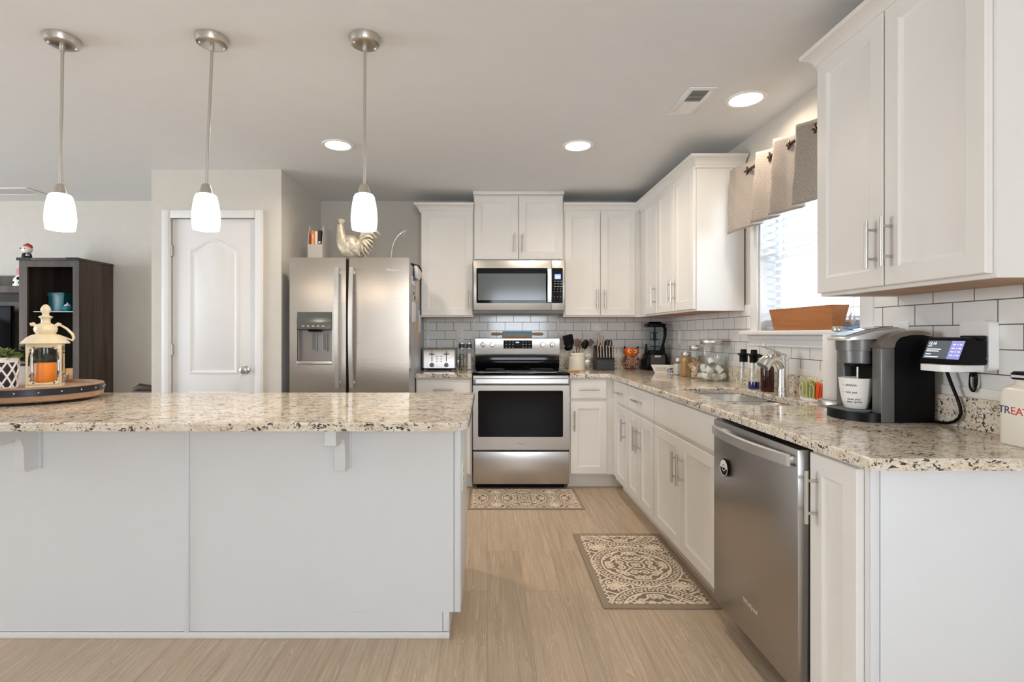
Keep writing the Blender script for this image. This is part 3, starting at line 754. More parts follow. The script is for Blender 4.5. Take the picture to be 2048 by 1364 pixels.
b = MB(); b.box(fg-.0035, fg+.0035, 3.745, 3.789, .06, 1.77); b.build('door_gasket', M['rubber'], t, w=True)
b = MB(); b.prism([(3.786,1.385),(3.70,1.385),(3.688,1.33),(3.688,1.262),(3.70,1.256),(3.786,1.256)], -1.372, -1.125, 'x'); dsp = b.build('dispenser_panel', mat('smoked_panel', (.10,.105,.095), .12), ld, w=True)
b = MB()
for k in range(5): b.box(-1.335+.036*k, -1.317+.036*k, 3.6872, 3.6881, 1.281, 1.286)
b.build('button_print', M['mark'], dsp, w=True)
b = MB(); b.box(-1.372, -1.125, 3.770, 3.785, 1.03, 1.2559); b.box(-1.372, -1.366, 3.712, 3.77, 1.03, 1.2559); b.box(-1.131, -1.125, 3.712, 3.77, 1.03, 1.2559); b.build('dispenser_recess', mat('recess_grey', (.34,.31,.285), .4, .6), ld, w=True)
b = MB(); b.box(-1.3745, -1.1225, 3.695, 3.785, 1.003, 1.0295, .003); b.build('drip_shelf', M['nickel'], ld, w=True)
b = MB(); b.tube([(-1.255,3.735,1.257),(-1.255,3.735,1.243)], [.055,.045], 20); b.build('ice_chute', M['dark'], ld, w=True)
for x in (-1.27, -1.192):
    b = MB(); b.box(x-.019, x+.019, 3.757, 3.764, 1.10, 1.235, .004); pd = b.build('paddle', M['greyl'], ld, w=True)
    b = MB(); b.box(x-.014, x+.014, 3.7555, 3.7568, 1.106, 1.23); b.build('paddle_face', M['grey'], pd, w=True)
for dr, x in ((ld, -1.078), (rd, -.976)):
    b = MB(); curved_bar(b, .84, 1.707, x, .034, 3.684, .036, .012, 22, True); b.box(x-.014, x+.014, 3.682, 3.72, .845, .885, .003); b.box(x-.014, x+.014, 3.682, 3.72, 1.662, 1.702, .003)
    b.build('handle', M['bar'], dr, w=True)
text('brand_badge', 'Whirlpool', .022, M['mark'], rd, (-.685+1.0, 3.7005-4.15, 1.689), rot=(PI/2, 0, .04), ext=.0006)

# ---------------------------------------------------------------- dishwasher
t = thing('dishwasher', 'dark stainless dishwasher with a curved bar handle', 'dishwasher', (BR, 2.1735, 0), R90)
b = MB(); b.box(.008, .602, -.575, -.03, .10, .862); b.build('tub', M['dark'], t)
b = MB(); b.box(.02, .59, -.53, -.05, 0, .0998); b.build('toe_panel', M['dark'], t)
b = MB(); b.box(.0045, .592, -.648, -.576, .108, .868, .004); dd = b.build('door', M['dw'], t)
b = MB(); b.box(.008, .59, -.60, -.576, .8682, .8715); b.build('top_gap_strip', M['dark'], dd)  # black strip in the gap between door top and worktop
b = MB(); curved_bar(b, .05, .578, .831, .038, -.664, .026, .012, 20); b.box(.055, .075, -.67, -.6481, .82, .842, .002); b.box(.553, .573, -.67, -.6481, .82, .842, .002); b.build('handle', M['bar'], dd)
text('brand_badge', 'Whirlpool', .024, M['mark'], dd, (.305, -.6486, .232))
t = thing('clean_dirty_magnet', 'round black and white sign magnet on the dishwasher door', 'magnet', (BR-.6484, 2.055, .69), R90)
b = MB(); b.lathe([(.034,0),(.035,.002),(.035,.009),(.034,.010)], seg=36); b.xf(Matrix.Rotation(PI/2, 4, 'X')); b.build('disc', M['dark'], t)
def arc(r0, r1, a0, a1, n=20):
    p = [(r1*math.cos(a0+(a1-a0)*k/n), r1*math.sin(a0+(a1-a0)*k/n)) for k in range(n+1)]
    return p + [(r0*math.cos(a1-(a1-a0)*k/n), r0*math.sin(a1-(a1-a0)*k/n)) for k in range(n+1)]
b = MB(); b.prism(arc(.013, .031, 0, PI), -.0106, -.0101, 'y'); b.prism(arc(.031, .0335, PI, 2*PI), -.0106, -.0101, 'y'); b.prism(arc(.012, .0145, PI, 2*PI), -.0106, -.0101, 'y'); b.prism(arc(.0, .010, 0, PI), -.0106, -.0101, 'y'); b.box(-.033,-.012,-.0106,-.0101,-.0025,-.0005); b.box(.012,.033,-.0106,-.0101,-.0025,-.0005); b.build('print', M['white'], t)
# ---------------------------------------------------------------- things on the counters
Z0 = CT + .0006
t = thing('toaster', 'four-slice stainless toaster on the counter beside the fridge', 'toaster', (-.412, 4.51, Z0))
b = MB()
prof = [(-.11,.018),(-.11,.16),(-.103,.177),(-.085,.186),(.085,.186),(.103,.177),(.11,.16),(.11,.018)]
b.prism(prof, -.132, .132, 'x'); b.build('housing', M['steel'], t)
for s in (-1, 1):
    b = MB(); pr = [(y*1.02, z+.003 if z > .1 else z) for y, z in prof]; b.prism(pr, s*.1322, s*.144, 'x'); b.build('end_cap', M['grey'], t)
b = MB(); b.box(-.125,.125,-.1,.1,.006,.0178); b.build('base', M['dark'], t)
for x in (-.12,.12):
    b = MB(); b.box(x-.012,x+.012,-.1,.1,0,.0058); b.build('foot', M['grey'], t)
for x in (-.062,.062):
    b = MB(); b.box(x-.003, x+.003, -.1112, -.1103, .075, .165); sl = b.build('lever_slot', M['dark'], t)
    b = MB(); b.box(x-.022, x+.022, -.125, -.1113, .134, .145, .003); b.build('lever', M['grey'], t)
    b = MB(); b.lathe([(.019,0),(.019,.006),(.015,.014),(.013,.015)], seg=24); b.xf(Matrix.Translation((x,-.1103,.045)) @ Matrix.Rotation(PI/2,4,'X')); b.build('browning_knob', M['grey'], t)
    b = MB(); b.box(x-.05, x+.05, -.07, -.045, .1855, .187); b.box(x-.05, x+.05, .045, .07, .1855, .187); b.build('bread_slot', M['dark'], t)
for i in range(2):
    for j in range(3):
        b = MB(); b.ell((-.018+.036*i, -.1105, .076+.022*j), (.0085,.003,.005), 14, 8); b.build('button', M['chrome'], t)

def mill(x, y, label, fillm, fh, lean=False):
    t = thing('spice_mill', label, 'grinder', (x, y, Z0))
    b = MB(); b.lathe([(.0,.0),(.024,0),(.0255,.004),(.0235,.06),(.0215,.12),(.021,.175),(.0225,.182)], seg=24); b.build('glass_body', M['glass'], t)
    b = MB()
    if lean: b.lathe([(.0,.004),(.0215,.004),(.0195,.06),(.018,.11),(.0175,fh)], seg=24); b.bm.verts.ensure_lookup_table()
    else: b.lathe([(.0,.004),(.0215,.004),(.0205,.06),(.019,fh),(.0,fh+.003)], seg=24)
    b.build('contents', fillm, t)
    b = MB(); b.lathe([(.022,.182),(.024,.184),(.024,.19)], seg=24); b.lathe([(.024,.226),(.024,.234),(.018,.238),(.0,.239)], seg=24); b.build('metal_ring', M['chrome'], t)
    b = MB(); b.lathe([(.0245,.19),(.0265,.193),(.0265,.223),(.0245,.226)], seg=24)
    b.build('grinder_head', M['knurl'], t)
M['knurl'] = mat('knurled_black', (.02,.02,.025), .4); q = NT(M['knurl'])
wv = q.n('ShaderNodeTexChecker'); wv.inputs['Scale'].default_value = 160; q.l(q.coord((1,1,1), rot=(.6,.6,.78)), wv.inputs[0]); q.base(q.mix(wv.outputs['Fac'], (.012,.012,.016), (.13,.13,.15)))
M['pepper'] = mat('peppercorns', (.1,.08,.07), .7); q = NT(M['pepper']); vo = q.n('ShaderNodeTexVoronoi'); vo.inputs['Scale'].default_value = 210; q.l(q.coord(), vo.inputs['Vector']); q.base(q.ramp(vo.outputs['Color'], [(.2, lin((38,30,28))), (.5, lin((98,84,76))), (.8, lin((200,190,180)))]))
M['salt'] = noisy('salt_grain', (.80,.77,.73), .08, 300, .7, .2)
mill(-.2216, 4.50, 'tall glass mill with dark peppercorns and a black head', M['pepper'], .135)
mill(-.1575, 4.50, 'tall glass mill filled with white salt, right beside the range', M['salt'], .145)

# utensil crock and what stands in it
CX, CY = .776, 4.425
t = thing('utensil_crock', 'cream ceramic crock holding cooking utensils beside the range', 'crock', (CX, CY, Z0))
b = MB(); b.lathe([(.0,0),(.07,0),(.073,.004),(.073,.128),(.0765,.132),(.0765,.148),(.0745,.151),(.069,.149),(.069,.012),(.0,.01)], seg=40); b.build('pot', M['cream'], t)
b = MB()
for z in (.098,.108): b.lathe([(.0731,z),(.0738,z+.0012),(.0731,z+.0024)], seg=40, cap=False)
b.build('raised_band', M['cream'], t)
M['woodspoon'] = wood('dark_wood', lin((122,100,86)), lin((84,64,54)), 'z', .6, .8)
M['bamboo'] = wood('bamboo', lin((205,165,118)), lin((170,128,84)), 'z', .5, .8)
def utensil(name, label, base, tip, r, m, head):
    t = thing(name, label, 'utensil', (CX+base[0], CY+base[1], Z0+base[2]))
    B = Vector((0,0,0)); T = Vector(tip)-Vector(base)
    b = MB(); b.tube([B, B.lerp(T,.5), T], [r, r*.9, r*.8], 10); b.build('handle', m[0], t)
    b = MB(); d = T.normalized()
    side = (head[3] if len(head) > 3 else Vector((1,0,0))); side = (side - d*side.dot(d)).normalized(); nrm = side.cross(d)
    L, W = head[1], head[2]
    rows = []
    n = 10
    for k in range(n+1):
        s = k/n
        if head[0] == 'bowl': w = W*math.sqrt(max(0, 1-(2*s-1)**2))+.0006; cup = .45
        else: w = W*min(1, .45+s*2.2) if s < .97 else W*.94; cup = .0
        row = []
        for j in range(9):
            a = -1+2*j/8
            dep = cup*W*((1-(a*a))*(1-(2*s-1)**2))
            row.append(T + d*(L*s-.004) + side*(w*a) + nrm*dep)
        rows.append(row)
    b.grid(rows); b2 = b
    o = b2.build('head', m[1], t, ang=60)
    md = o.modifiers.new('thickness', 'SOLIDIFY'); md.thickness = .0025; md.offset = 0
    return o
V = Vector
utensil('turner', 'wide black spatula leaning out over the range side of the cream crock', (-.02,.01,.02), (-.062,-.005,.205), .005, (M['nickel'], M['dark']), ('flat',.105,.047,V((1,.25,.35))))
utensil('ladle', 'black ladle hanging out of the crock under the wide spatula', (-.03,-.03,.02), (-.072,-.045,.172), .005, (M['nickel'], M['dark']), ('bowl',.055,.036,V((1,-.5,.9))))
utensil('serving_spoon', 'small black spoon between the wide spatula and the wooden spoons', (.0,.03,.02), (-.035,.035,.22), .005, (M['dark'], M['dark']), ('bowl',.05,.016))
utensil('whisk_handle', 'grey metal utensil handle standing in the crock left of the wooden spoons', (.01,.02,.02), (-.022,-.005,.16), .006, (M['nickel'], M['greyl']), ('flat',.05,.012))
utensil('wooden_spoon', 'greyish wooden spoon, taller of the two in the crock', (-.01,-.01,.02), (.0,.0,.205), .0055, (M['woodspoon'], M['woodspoon']), ('bowl',.072,.018))
utensil('wooden_spoon', 'reddish brown wooden spoon, shorter of the two in the crock', (.0,.01,.02), (.026,.01,.20), .0055, (M['woodspoon'], M['woodspoon']), ('bowl',.066,.0165))
utensil('cooking_spoon', 'black oval cooking spoon on a light wood handle in the crock', (.0,-.02,.02), (.058,-.01,.185), .006, (M['bamboo'], M['dark']), ('bowl',.085,.027))
o = utensil('slotted_spatula', 'tan slotted spatula leaning from the crock towards the knife block', (-.06,.02,.02), (.105,.03,.212), .005, (M['bamboo'], M['woodspoon']), ('flat',.062,.022,V((-.3,0,1))))
t = thing('spoon_rest', 'small tan spoon rest in front of the cream crock', 'spoon rest', (.722, 4.235, Z0))
b = MB(); b.lathe([(.0,0),(.035,0),(.05,.008),(.054,.014),(.051,.014),(.034,.004),(.0,.003)], seg=28, sq=.7); b.build('dish', mat('amber_glaze', lin((222,184,140)), .2), t)

# knife block
t = thing('knife_block', 'black knife block with steel-handled knives on the back counter', 'knife block', (1.012, 4.44, Z0))
b = MB(); b.prism([(-.075,.0),(-.075,.095),(-.045,.112),(-.04,.112),(-.03,.165),(.055,.21),(.085,.12),(.085,0)], -.075, .075, 'x'); b.build('block', mat('black_wood', (.018,.018,.019), .45), t)
b = MB(); b.box(-.072,.072,-.0765,-.0752,.012,.085); b.build('front_face', mat('black_wood_face', (.03,.03,.03), .4), t)
M['knife'] = mat('satin_steel_handle', lin((190,176,162)), .35, .6)
kn = None
for k in range(6):
    x = 1.012-.062+.0248*k
    t = thing('steak_knife', 'satin steel steak knife in the front row of the black block', 'knife', (x, 4.376, Z0+.1095), 0, 'steak knives in the knife block')
    b = MB(); b.tube([(0,0,-.004),(0,.004,.02),(0,.01,.06),(.001*k,.018,.10)], [.0045,.0072,.0065,.0078], 10, flat=.8); b.ell((.001*k,.018,.10),(.0062,.006,.006),10,6); b.build('handle', M['knife'], t)
    b = MB(); b.box(-.0015,.0015,.003,.012,.004,.095); b.xf(Matrix.Translation((.0068,0,0))); b.build('handle_scale', M['dark'], t)
def kknife(x, y, lean, L, label, m):
    t = thing('kitchen_knife', label, 'knife', (x, y, Z0+.185))
    b = MB(); b.tube([(0,0,-.03),(lean*.3,.008,.01),(lean*.7,.02,L*.6),(lean,.03,L)], [.007,.0095,.009,.011], 12, flat=.8); b.ell((lean,.03,L),(.0105,.01,.009),12,8); b.build('handle', m, t)
    b = MB(); b.tube([(lean*.3-.0085,.004,.012),(lean*.7-.0088,.016,L*.6)], .003, 8); b.build('spine', M['dark'], t)
kknife(.960, 4.44, .012, .125, 'long steel-handled chef knife at the far left of the knife block', M['knife'])
kknife(.985, 4.43, .012, .085, 'steel-handled kitchen knife standing second in the block, lower than the chef knife', M['knife'])
kknife(1.003, 4.452, .012, .105, 'steel-handled bread knife behind the front knives of the block', M['knife'])
t = thing('honing_steel', 'black handle of a honing steel in the middle of the block', 'knife sharpener', (1.035, 4.45, Z0+.19))
b = MB(); b.tube([(0,0,-.03),(0,.004,.0),(0,.012,.05),(0,.016,.066)], [.009,.014,.012,.004], 14); b.build('handle', M['dark'], t)
t = thing('kitchen_scissors', 'black kitchen scissors with looped handles in the knife block', 'scissors', (1.066, 4.46, Z0+.185))
for s in (-1, 1):
    b = MB(); b.tube([(s*.012+.013*math.cos(a), .01, .045+.026*math.sin(a)) for a in [2*PI*k/16 for k in range(16)]], .0045, 8, closed=True); b.build('finger_loop', M['dark'], t)
b = MB(); b.box(-.006,.006,.006,.011,-.03,.024); b.build('blades', M['steel'], t)
for k, (x, z) in enumerate(((1.052,.075),(1.072,.063))):
    t = thing('wire_whisk', ('thin steel whisk loops rising behind the scissors', 'thin steel whisk loops right of the taller whisk, in the block')[k], 'whisk', (x, 4.475, Z0+.18))
    for q in range(3):
        b = MB(); b.tube([((.008+.004*q)*math.cos(a), .003*q, z*.5+z*.55*math.sin(a)) for a in [2*PI*i/16 for i in range(16)]], .0013, 6, closed=True); b.build('wire_loop', M['chrome'], t)
    b = MB(); b.cyl((0,.003,-.03),(0,.003,.0),.005); b.build('grip', M['nickel'], t)

# owl
t = thing('owl_figurine', 'orange-headed owl ornament with a scrollwork belly on the back counter', 'ornament', (1.272, 4.52, Z0))
b = MB(); b.lathe([(.0,.004),(.036,.004),(.052,.03),(.066,.06),(.069,.085),(.062,.108),(.05,.122)], seg=32, sq=.8); b.build('body', noisy('bronze_inside', lin((120,74,52)), .2, 60, .5), t)
b = MB()
def spiral(cx, cz, R, turns, ph, m=1):
    p = []
    for k in range(26):
        q = k/25; r_ = R*(1-q*.9); a = ph+m*2*PI*turns*q
        x = cx+r_*math.cos(a); z = cz+r_*math.sin(a)
        # project on the belly
        prof = [(.004,.036),(.03,.052),(.06,.066),(.085,.069),(.108,.062),(.125,.05)]
        rr = np.interp(z, [u for u,_ in prof], [v for _,v in prof]); x = max(-rr*.97, min(rr*.97, x))
        p.append((x, -.8*math.sqrt(max(rr*rr-x*x, 0))-.002, z))
    return p
for a in ((0,.065,.034,2.0,0,1),(-.045,.07,.022,1.5,PI,1),(.045,.07,.022,1.5,0,-1),(-.028,.105,.018,1.4,1,1),(.028,.105,.018,1.4,2,-1),(-.03,.032,.018,1.4,3,1),(.03,.032,.018,1.4,0,-1)):
    b.tube(spiral(*a), .0024, 6)
b.build('scrollwork', noisy('pale_scroll', lin((222,196,170)), .1, 60, .5), t)
ow = noisy('orange_glaze', lin((232,96,40)), .12, 40, .3)
b = MB(); b.lathe([(.045,.115),(.058,.13),(.066,.155),(.064,.178),(.055,.19),(.0,.192)], seg=32, sq=.75); b.build('head', ow, t)
for s in (-1, 1):
    b = MB(); b.tube([(s*.045,-.005,.18),(s*.058,-.006,.192),(s*.066,-.008,.203)], [.014,.009,.002], 10); b.build('ear_tuft', M['dark'], t)
    b = MB(); b.ell((s*.024,-.043,.158),(.021,.006,.019),20,10); ey = b.build('eye_patch', mat('pale_yellow_glaze', lin((226,196,110)), .3), t)
    b = MB(); b.ell((s*.019,-.0488,.158),(.0055,.003,.0055),12,8); b.build('pupil', M['dark'], ey)
    for z in (.165,.148):
        b = MB(); b.tube([(s*.06,-.01,z),(s*.072,-.012,z+.004)], [.005,.001], 8); b.build('feather_tip', M['dark'], t)
b = MB(); b.tube([(0,-.048,.15),(0,-.058,.142),(0,-.054,.132)], [.007,.006,.001], 10); b.build('beak', ow, t)
b = MB()
for x in (-.03,-.015,.015,.03): b.ell((x,-.035,.005),(.007,.012,.005),10,6)
b.build('feet', mat('red_glaze', lin((150,60,48)), .4), t)

# blender
t = thing('countertop_blender', 'black countertop blender with a clear jar in the corner of the counter', 'blender', (1.465, 4.47, Z0))
M['jar'] = thin_glass('smoky_jar', (.80,.85,.85), .12)
def sqring(w, d, z, r=.02, n=4, oy=0): return [(x, y+oy, z) for x, y in rrect(-w, w, -d, d, min(r, w*.9, d*.9), n)]
b = MB(); b.rings([sqring(.098,.085,0), sqring(.102,.088,.012), sqring(.099,.084,.07), sqring(.086,.076,.135), sqring(.078,.072,.142)]); b.build('motor_base', M['dark'], t)
b = MB(); b.prism([(-.0895,.05),(-.0855,.075),(-.0775,.134),(-.0755,.134),(-.084,.05)], -.062, .062, 'x'); fp = b.build('front_panel', mat('gunmetal', (.10,.095,.09), .3, .7), t)
b = MB(); b.box(-.026,.026,-.0835,-.079,.112,.126,.002); b.build('badge', M['mark'], fp)
b = MB(); b.rings([sqring(.058,.058,.150,.03), sqring(.066,.066,.26,.03), sqring(.074,.072,.372,.03)], False, False); b.build('jar', M['jar'], t)
b = MB(); b.rings([sqring(.066,.062,.1425,.03), sqring(.064,.06,.165,.03), sqring(.056,.054,.17,.03)]); b.build('jar_collar', M['dark'], t)
for s in (-1, 1):
    b = MB(); b.prism([(s*.066,.143),(s*.086,.143),(s*.078,.225),(s*.072,.225)], -.02, .02, 'y'); b.build('collar_clip', M['dark'], t)
b = MB(); b.rings([sqring(.077,.074,.372,.03), sqring(.079,.076,.384,.03), sqring(.079,.076,.398,.03), sqring(.05,.05,.408,.02), sqring(.045,.045,.418,.02)]); b.build('lid', M['dark'], t)
b = MB(); b.tube([(.058,-.05,.378),(.064,-.075,.36),(.062,-.082,.30),(.05,-.078,.24),(.04,-.068,.20),(.036,-.062,.165)], [.014,.014,.013,.012,.012,.012], 12, flat=.8); b.build('handle', M['dark'], t)
b = MB(); b.cyl((0,0,.17),(0,0,.375),.006); 
for z, w, a in ((.20,.038,.3),(.26,.035,1.8),(.32,.03,.8)): b.box(-w, w, -.004, .004, z, z+.008); 
b.cyl((0,0,.25),(0,0,.33),.013); b.build('blade_column', M['dark'], t)

# little loaf-shaped tray with a printed scene
t = thing('printed_tray', 'white tapered tray printed with yellow letters and a blue tractor, before the blender', 'tray', (1.435, 4.10, Z0), -.32)
def tp(k, z): return [(-.115+k, -.05+k*.5, z), (.115-k, -.05+k*.5, z), (.115-k, .05-k*.5, z), (-.115+k, .05-k*.5, z)]
b = MB(); b.rings([tp(.03,0), tp(0,.062), tp(.004,.062), tp(.031,.004)]); b.build('tray_body', M['ceramic'], t)
def onface(x, z): k = .03*(1-z/.062); return (x, -.05+k*.5-.0012, z)
b = MB()
for k in range(7):
    x = -.078+.0125*k; b.tube([onface(x, .016), onface(x+.002, .045)], .0018, 5)
    if k % 2: b.tube([onface(x-.004, .044), onface(x+.006, .044)], .0018, 5)
b.build('letter_print', mat('mustard_ink', lin((196,164,74)), .6), t)
b = MB(); b.tube([onface(.022+.013*math.cos(a), .022+.013*math.sin(a)) for a in [2*PI*i/16 for i in range(16)]], .0028, 6, closed=True)
b.tube([onface(.05+.006*math.cos(a), .014+.006*math.sin(a)) for a in [2*PI*i/12 for i in range(12)]], .0028, 6, closed=True)
b.tube([onface(.03,.038), onface(.056,.036), onface(.064,.02)], .005, 6); b.build('tractor_print', mat('navy_ink', lin((52,58,92)), .6), t)

# glass jars along the side wall
def sqjar(name, label, x, y, w, h, lidh=.022, r=None):
    t = thing(name, label, 'jar', (x, y, Z0)); r = r or w*.45; n = w*.80
    def R(k, z, rr): return [(a, c, z) for a, c in rrect(-k, k, -k, k, rr, 5)]
    hb = h-lidh
    b = MB(); b.rings([R(w*.9,0,r*.9), R(w,.006,r), R(w,hb*.86,r), R(w*.97,hb*.91,r), R(n,hb*.96,n*.98), R(n,hb,n*.98)], True, False); b.build('glass_body', M['glass'], t, ang=60)
    b = MB(); b.lathe([(n+.003,hb-.012),(n+.005,hb-.009),(n+.005,h-.004),(n+.002,h),(0,h)], seg=32); b.build('lid', M['steel'], t)
    return t, R
t, R = sqjar('sugar_jar', 'smallest glass jar, filled with white sugar, beside the printed tray', 1.475, 3.925, .040, .128)
b = MB(); b.rings([R(.036,.004,.015), R(.038,.01,.016), R(.038,.078,.016), R(.03,.084,.014)]); b.build('sugar', M['salt'], t)
t, R = sqjar('brown_sugar_jar', 'glass jar full of brown sugar behind the snack jar', 1.470, 3.765, .041, .181)
b = MB(); b.rings([R(.037,.004,.016), R(.039,.01,.017), R(.039,.128,.017), R(.035,.138,.016)]); b.build('brown_sugar', noisy('brown_sugar', lin((196,146,96)), .1, 90, .8, .2), t)
t, R = sqjar('snack_jar', 'tall glass jar of wrapped tea bags next to the big pod jar', 1.470, 3.60, .050, .233)
pk = [mat('packet_%s' % n, lin(c), .6) for n, c in (('white', (226,214,198)), ('pink', (222,168,140)), ('tan', (196,160,120)))]
random.seed(3)
for k in range(9):
    tb = thing('tea_bag', 'small wrapped tea bag inside the tall snack jar', 'tea bag', (1.470+random.uniform(-.018,.018), 3.60+random.uniform(-.02,.02), Z0+.016+.013*k), random.uniform(0,6), 'tea bags in the tall glass jar')
    b = MB(); b.box(-.022,.022,-.002,.002,-.008,.03 if k < 6 else .042,.001); b.xf(Matrix.Rotation(random.uniform(-.9,.9),4,'X') @ Matrix.Rotation(random.uniform(-.6,.6),4,'Y')); b.build('paper_packet', pk[k % 3], tb)
t, R = sqjar('pod_jar', 'largest glass jar with steel lid, half full of white coffee pods', 1.490, 3.40, .080, .279, .026)
pod = thing('coffee_pod', 'white single-serve coffee pod inside the big glass jar', 'coffee pod', (0,0,0), 0, 'coffee pods in the big glass jar')
b = MB(); b.lathe([(0,0),(.0165,0),(.0175,.002),(.021,.040),(.0235,.041),(.0235,.043)], seg=20, cap=False); b.build('cup', M['white'], pod)
b = MB(); b.lathe([(0,.0428),(.0225,.0428)], seg=20, cap=False); b.build('foil_lid', mat('pod_foil', (.62,.60,.57), .3, .7), pod)
spots = []
for k, (x, y) in enumerate(((-.046,-.046),(.0,-.050),(.046,-.046),(-.046,0),(0,0),(.046,0),(-.046,.046),(0,.046))): spots.append((x, y, .034, 1.57+(.25 if k % 2 else -.2), (.3,-.2,.15)[k % 3], (.4,0,2.2,1.2,.7,2.6,.2,1.7)[k]))
for k, (x, y) in enumerate(((-.03,-.04),(.028,-.045),(-.045,.015),(.008,.005),(.046,.01))): spots.append((x, y, .083, (.5,2.4,1.2,.3,1.9)[k], (.3,-.3,.2,.4,.1)[k], k*1.3))
spots += [(-.012,-.026,.131,2.5,.3,.5),(.028,.004,.132,.6,.2,1.4)]
for k, (x, y, z, rx, ry, rz) in enumerate(spots):
    o = pod if k == 0 else copy_tree(pod)
    from mathutils import Euler
    R_ = Euler((rx, ry, rz)).to_matrix(); cc = R_ @ Vector((0,0,.022))
    o.location = (1.490+x-cc.x, 3.40+y-cc.y, Z0+z-cc.z); o.rotation_euler = (rx, ry, rz)

# soap and cruet bottles behind the sink
def cruet(x, y, h, label, liquid=None, lh=0):
    t = thing('cruet_bottle', label, 'bottle', (x, y, Z0))
    b = MB(); b.lathe([(.0,0),(.029,0),(.031,.004),(.030,.03),(.024,.12),(.021,.155),(.021,.165)], seg=26, cap=False); b.build('glass_body', M['glass'], t)
    if liquid:
        b = MB(); b.lathe([(0,.003),(.0285,.003),(.0288,.03),(.0278,lh),(0,lh+.0005)], seg=26); b.build('liquid', liquid, t)
    b = MB(); b.lathe([(.0225,.150),(.0225,.18),(.026,.19),(.035,.193),(.035,.198),(.017,.201),(.0165,.220),(.014,.223),(0,.223)], seg=24); b.build('pour_cap', M['dark'], t)
    b = MB(); b.cyl((0,0,.05),(0,0,.15),.004,seg=8); b.build('dip_tube', M['greyl'], t)
cruet(1.497, 2.985, .22, 'clear empty bottle with black cap behind the far end of the sink')
cruet(1.505, 2.885, .22, 'clear bottle with black cap and a little blue soap behind the sink', mat('blue_soap', lin((40,34,110)), .15), .042)
t = thing('soap_dispenser', 'dark brown soap bottle with black pump next to the faucet', 'bottle', (1.520, 2.775, Z0))
b = MB(); b.lathe([(0,0),(.031,0),(.033,.004),(.033,.125),(.030,.137),(.016,.145),(.016,.152),(0,.152)], seg=28); b.build('amber_bottle', mat('dark_amber', lin((62,28,18)), .12), t)
b = MB(); b.lathe([(.018,.150),(.018,.168),(.007,.17),(.006,.185),(.011,.187),(.011,.197),(0,.198)], seg=20); b.tube([(0,0,.191),(-.03,.012,.191),(-.045,.018,.182)], [.007,.006,.005], 8); b.build('pump', M['dark'], t)

# sweetener packets in a white wire holder
t = thing('packet_holder', 'white leaf-shaped packet holder standing behind the sink', 'holder', (1.512, 2.385, Z0), R90)
b = MB(); b.rings([[(.066*math.cos(a)*s, .034*math.sin(a)*s, z) for a in [2*PI*k/28 for k in range(28)]] for s, z in ((.92,0),(1,.004),(1.0,.012),(.9,.013),(.86,.006))]); b.build('base_dish', M['white'], t)
b = MB()
for s in (-1, 1):
    for x, h in ((-.04,.07),(-.015,.085),(.012,.085),(.036,.07)):
        b.tube([(x+.015*math.cos(a), s*.022, .012+h*.5+h*.5*math.sin(a)) for a in [2*PI*k/14 for k in range(14)]], .0013, 6, closed=True)
b.build('wire_leaves', M['white'], t)
for k in range(8):
    gcol = k < 5; y = -.016+.0046*k
    p = thing('sweetener_packet', 'green sweetener packet in the white holder' if gcol else 'orange sweetener packet at the near end of the white holder', 'packet', (1.512, 2.385, Z0+.0135), R90, 'green sweetener packets' if gcol else 'orange sweetener packets')
    x = -.028+.008*k if gcol else .018+.009*(k-5)
    b = MB(); b.box(x-.018, x+.018, y-.0016, y+.0016, 0, .082-.003*(k % 3), .001); b.xf(Matrix.Rotation(0 if gcol else .22, 4, 'Y'))
    b.build('paper', mat('packet_green', lin((168,176,72)), .6) if k == 0 else (bpy.data.materials['packet_green'] if gcol else (mat('packet_orange', lin((232,92,36)), .6) if k == 5 else bpy.data.materials['packet_orange'])), p)

# paper towels
t = thing('paper_towel_holder', 'steel paper towel stand with a round weighted base by the coffee maker', 'paper towel holder', (1.510, 2.205, Z0))
b = MB(); b.lathe([(0,0),(.070,0),(.0715,.003),(.0715,.026),(.069,.029),(0,.029)], seg=40); b.build('base', M['steel'], t)
b = MB(); b.cyl((0,0,.029),(0,0,.325),.006); b.build('post', M['nickel'], t)
b = MB(); b.lathe([(0,.322),(.016,.322),(.021,.326),(.021,.340),(.018,.345),(0,.346)], seg=28); b.build('knob', M['nickel'], t)
t = thing('paper_towel_roll', 'white paper towel roll on the steel stand behind the coffee maker', 'paper towels', (1.510, 2.205, Z0+.0295))
b = MB(); b.lathe([(.02,0),(.0525,0),(.0535,.002),(.0535,.278),(.0525,.28),(.02,.28),(.02,0)], seg=40, cap=False); b.build('roll', noisy('paper_towel', (.84,.81,.77), .02, 60, .9, .1), t)
# ---------------------------------------------------------------- coffee maker and mug
t = thing('coffee_maker', 'black and grey pod coffee maker under the near wall cabinet', 'coffee maker', (1.572, 1.908, Z0), R90); t.scale = (1, .86, 1)
M['kgrey'] = mat('slate_grey_plastic', (.17,.165,.16), .32, .35)
M['ksilver'] = mat('silver_plastic', (.62,.61,.60), .28, .6)
M['bronze'] = mat('bronze_plastic', (.26,.215,.17), .28, .6)
def sidep(i=0): return [(-.165+i,0),(-.165+i,.262),(-.158,.283-i),(-.14,.297-i),(-.10,.306-i),(-.05,.308-i),(-.012,.302-i),(-.004,.29),(-.001,.05),(-.004,0)]
b = MB(); b.prism(sidep(), -.115, .115, 'x'); b.build('housing', M['dark'], t)
for s in (-1, 1):
    b = MB(); x0, x1 = sorted((s*.072, s*.1145)); b.box(x0, x1, -.222, -.1655, 0, .262, .003); b.build('front_pillar', M['kgrey'], t)
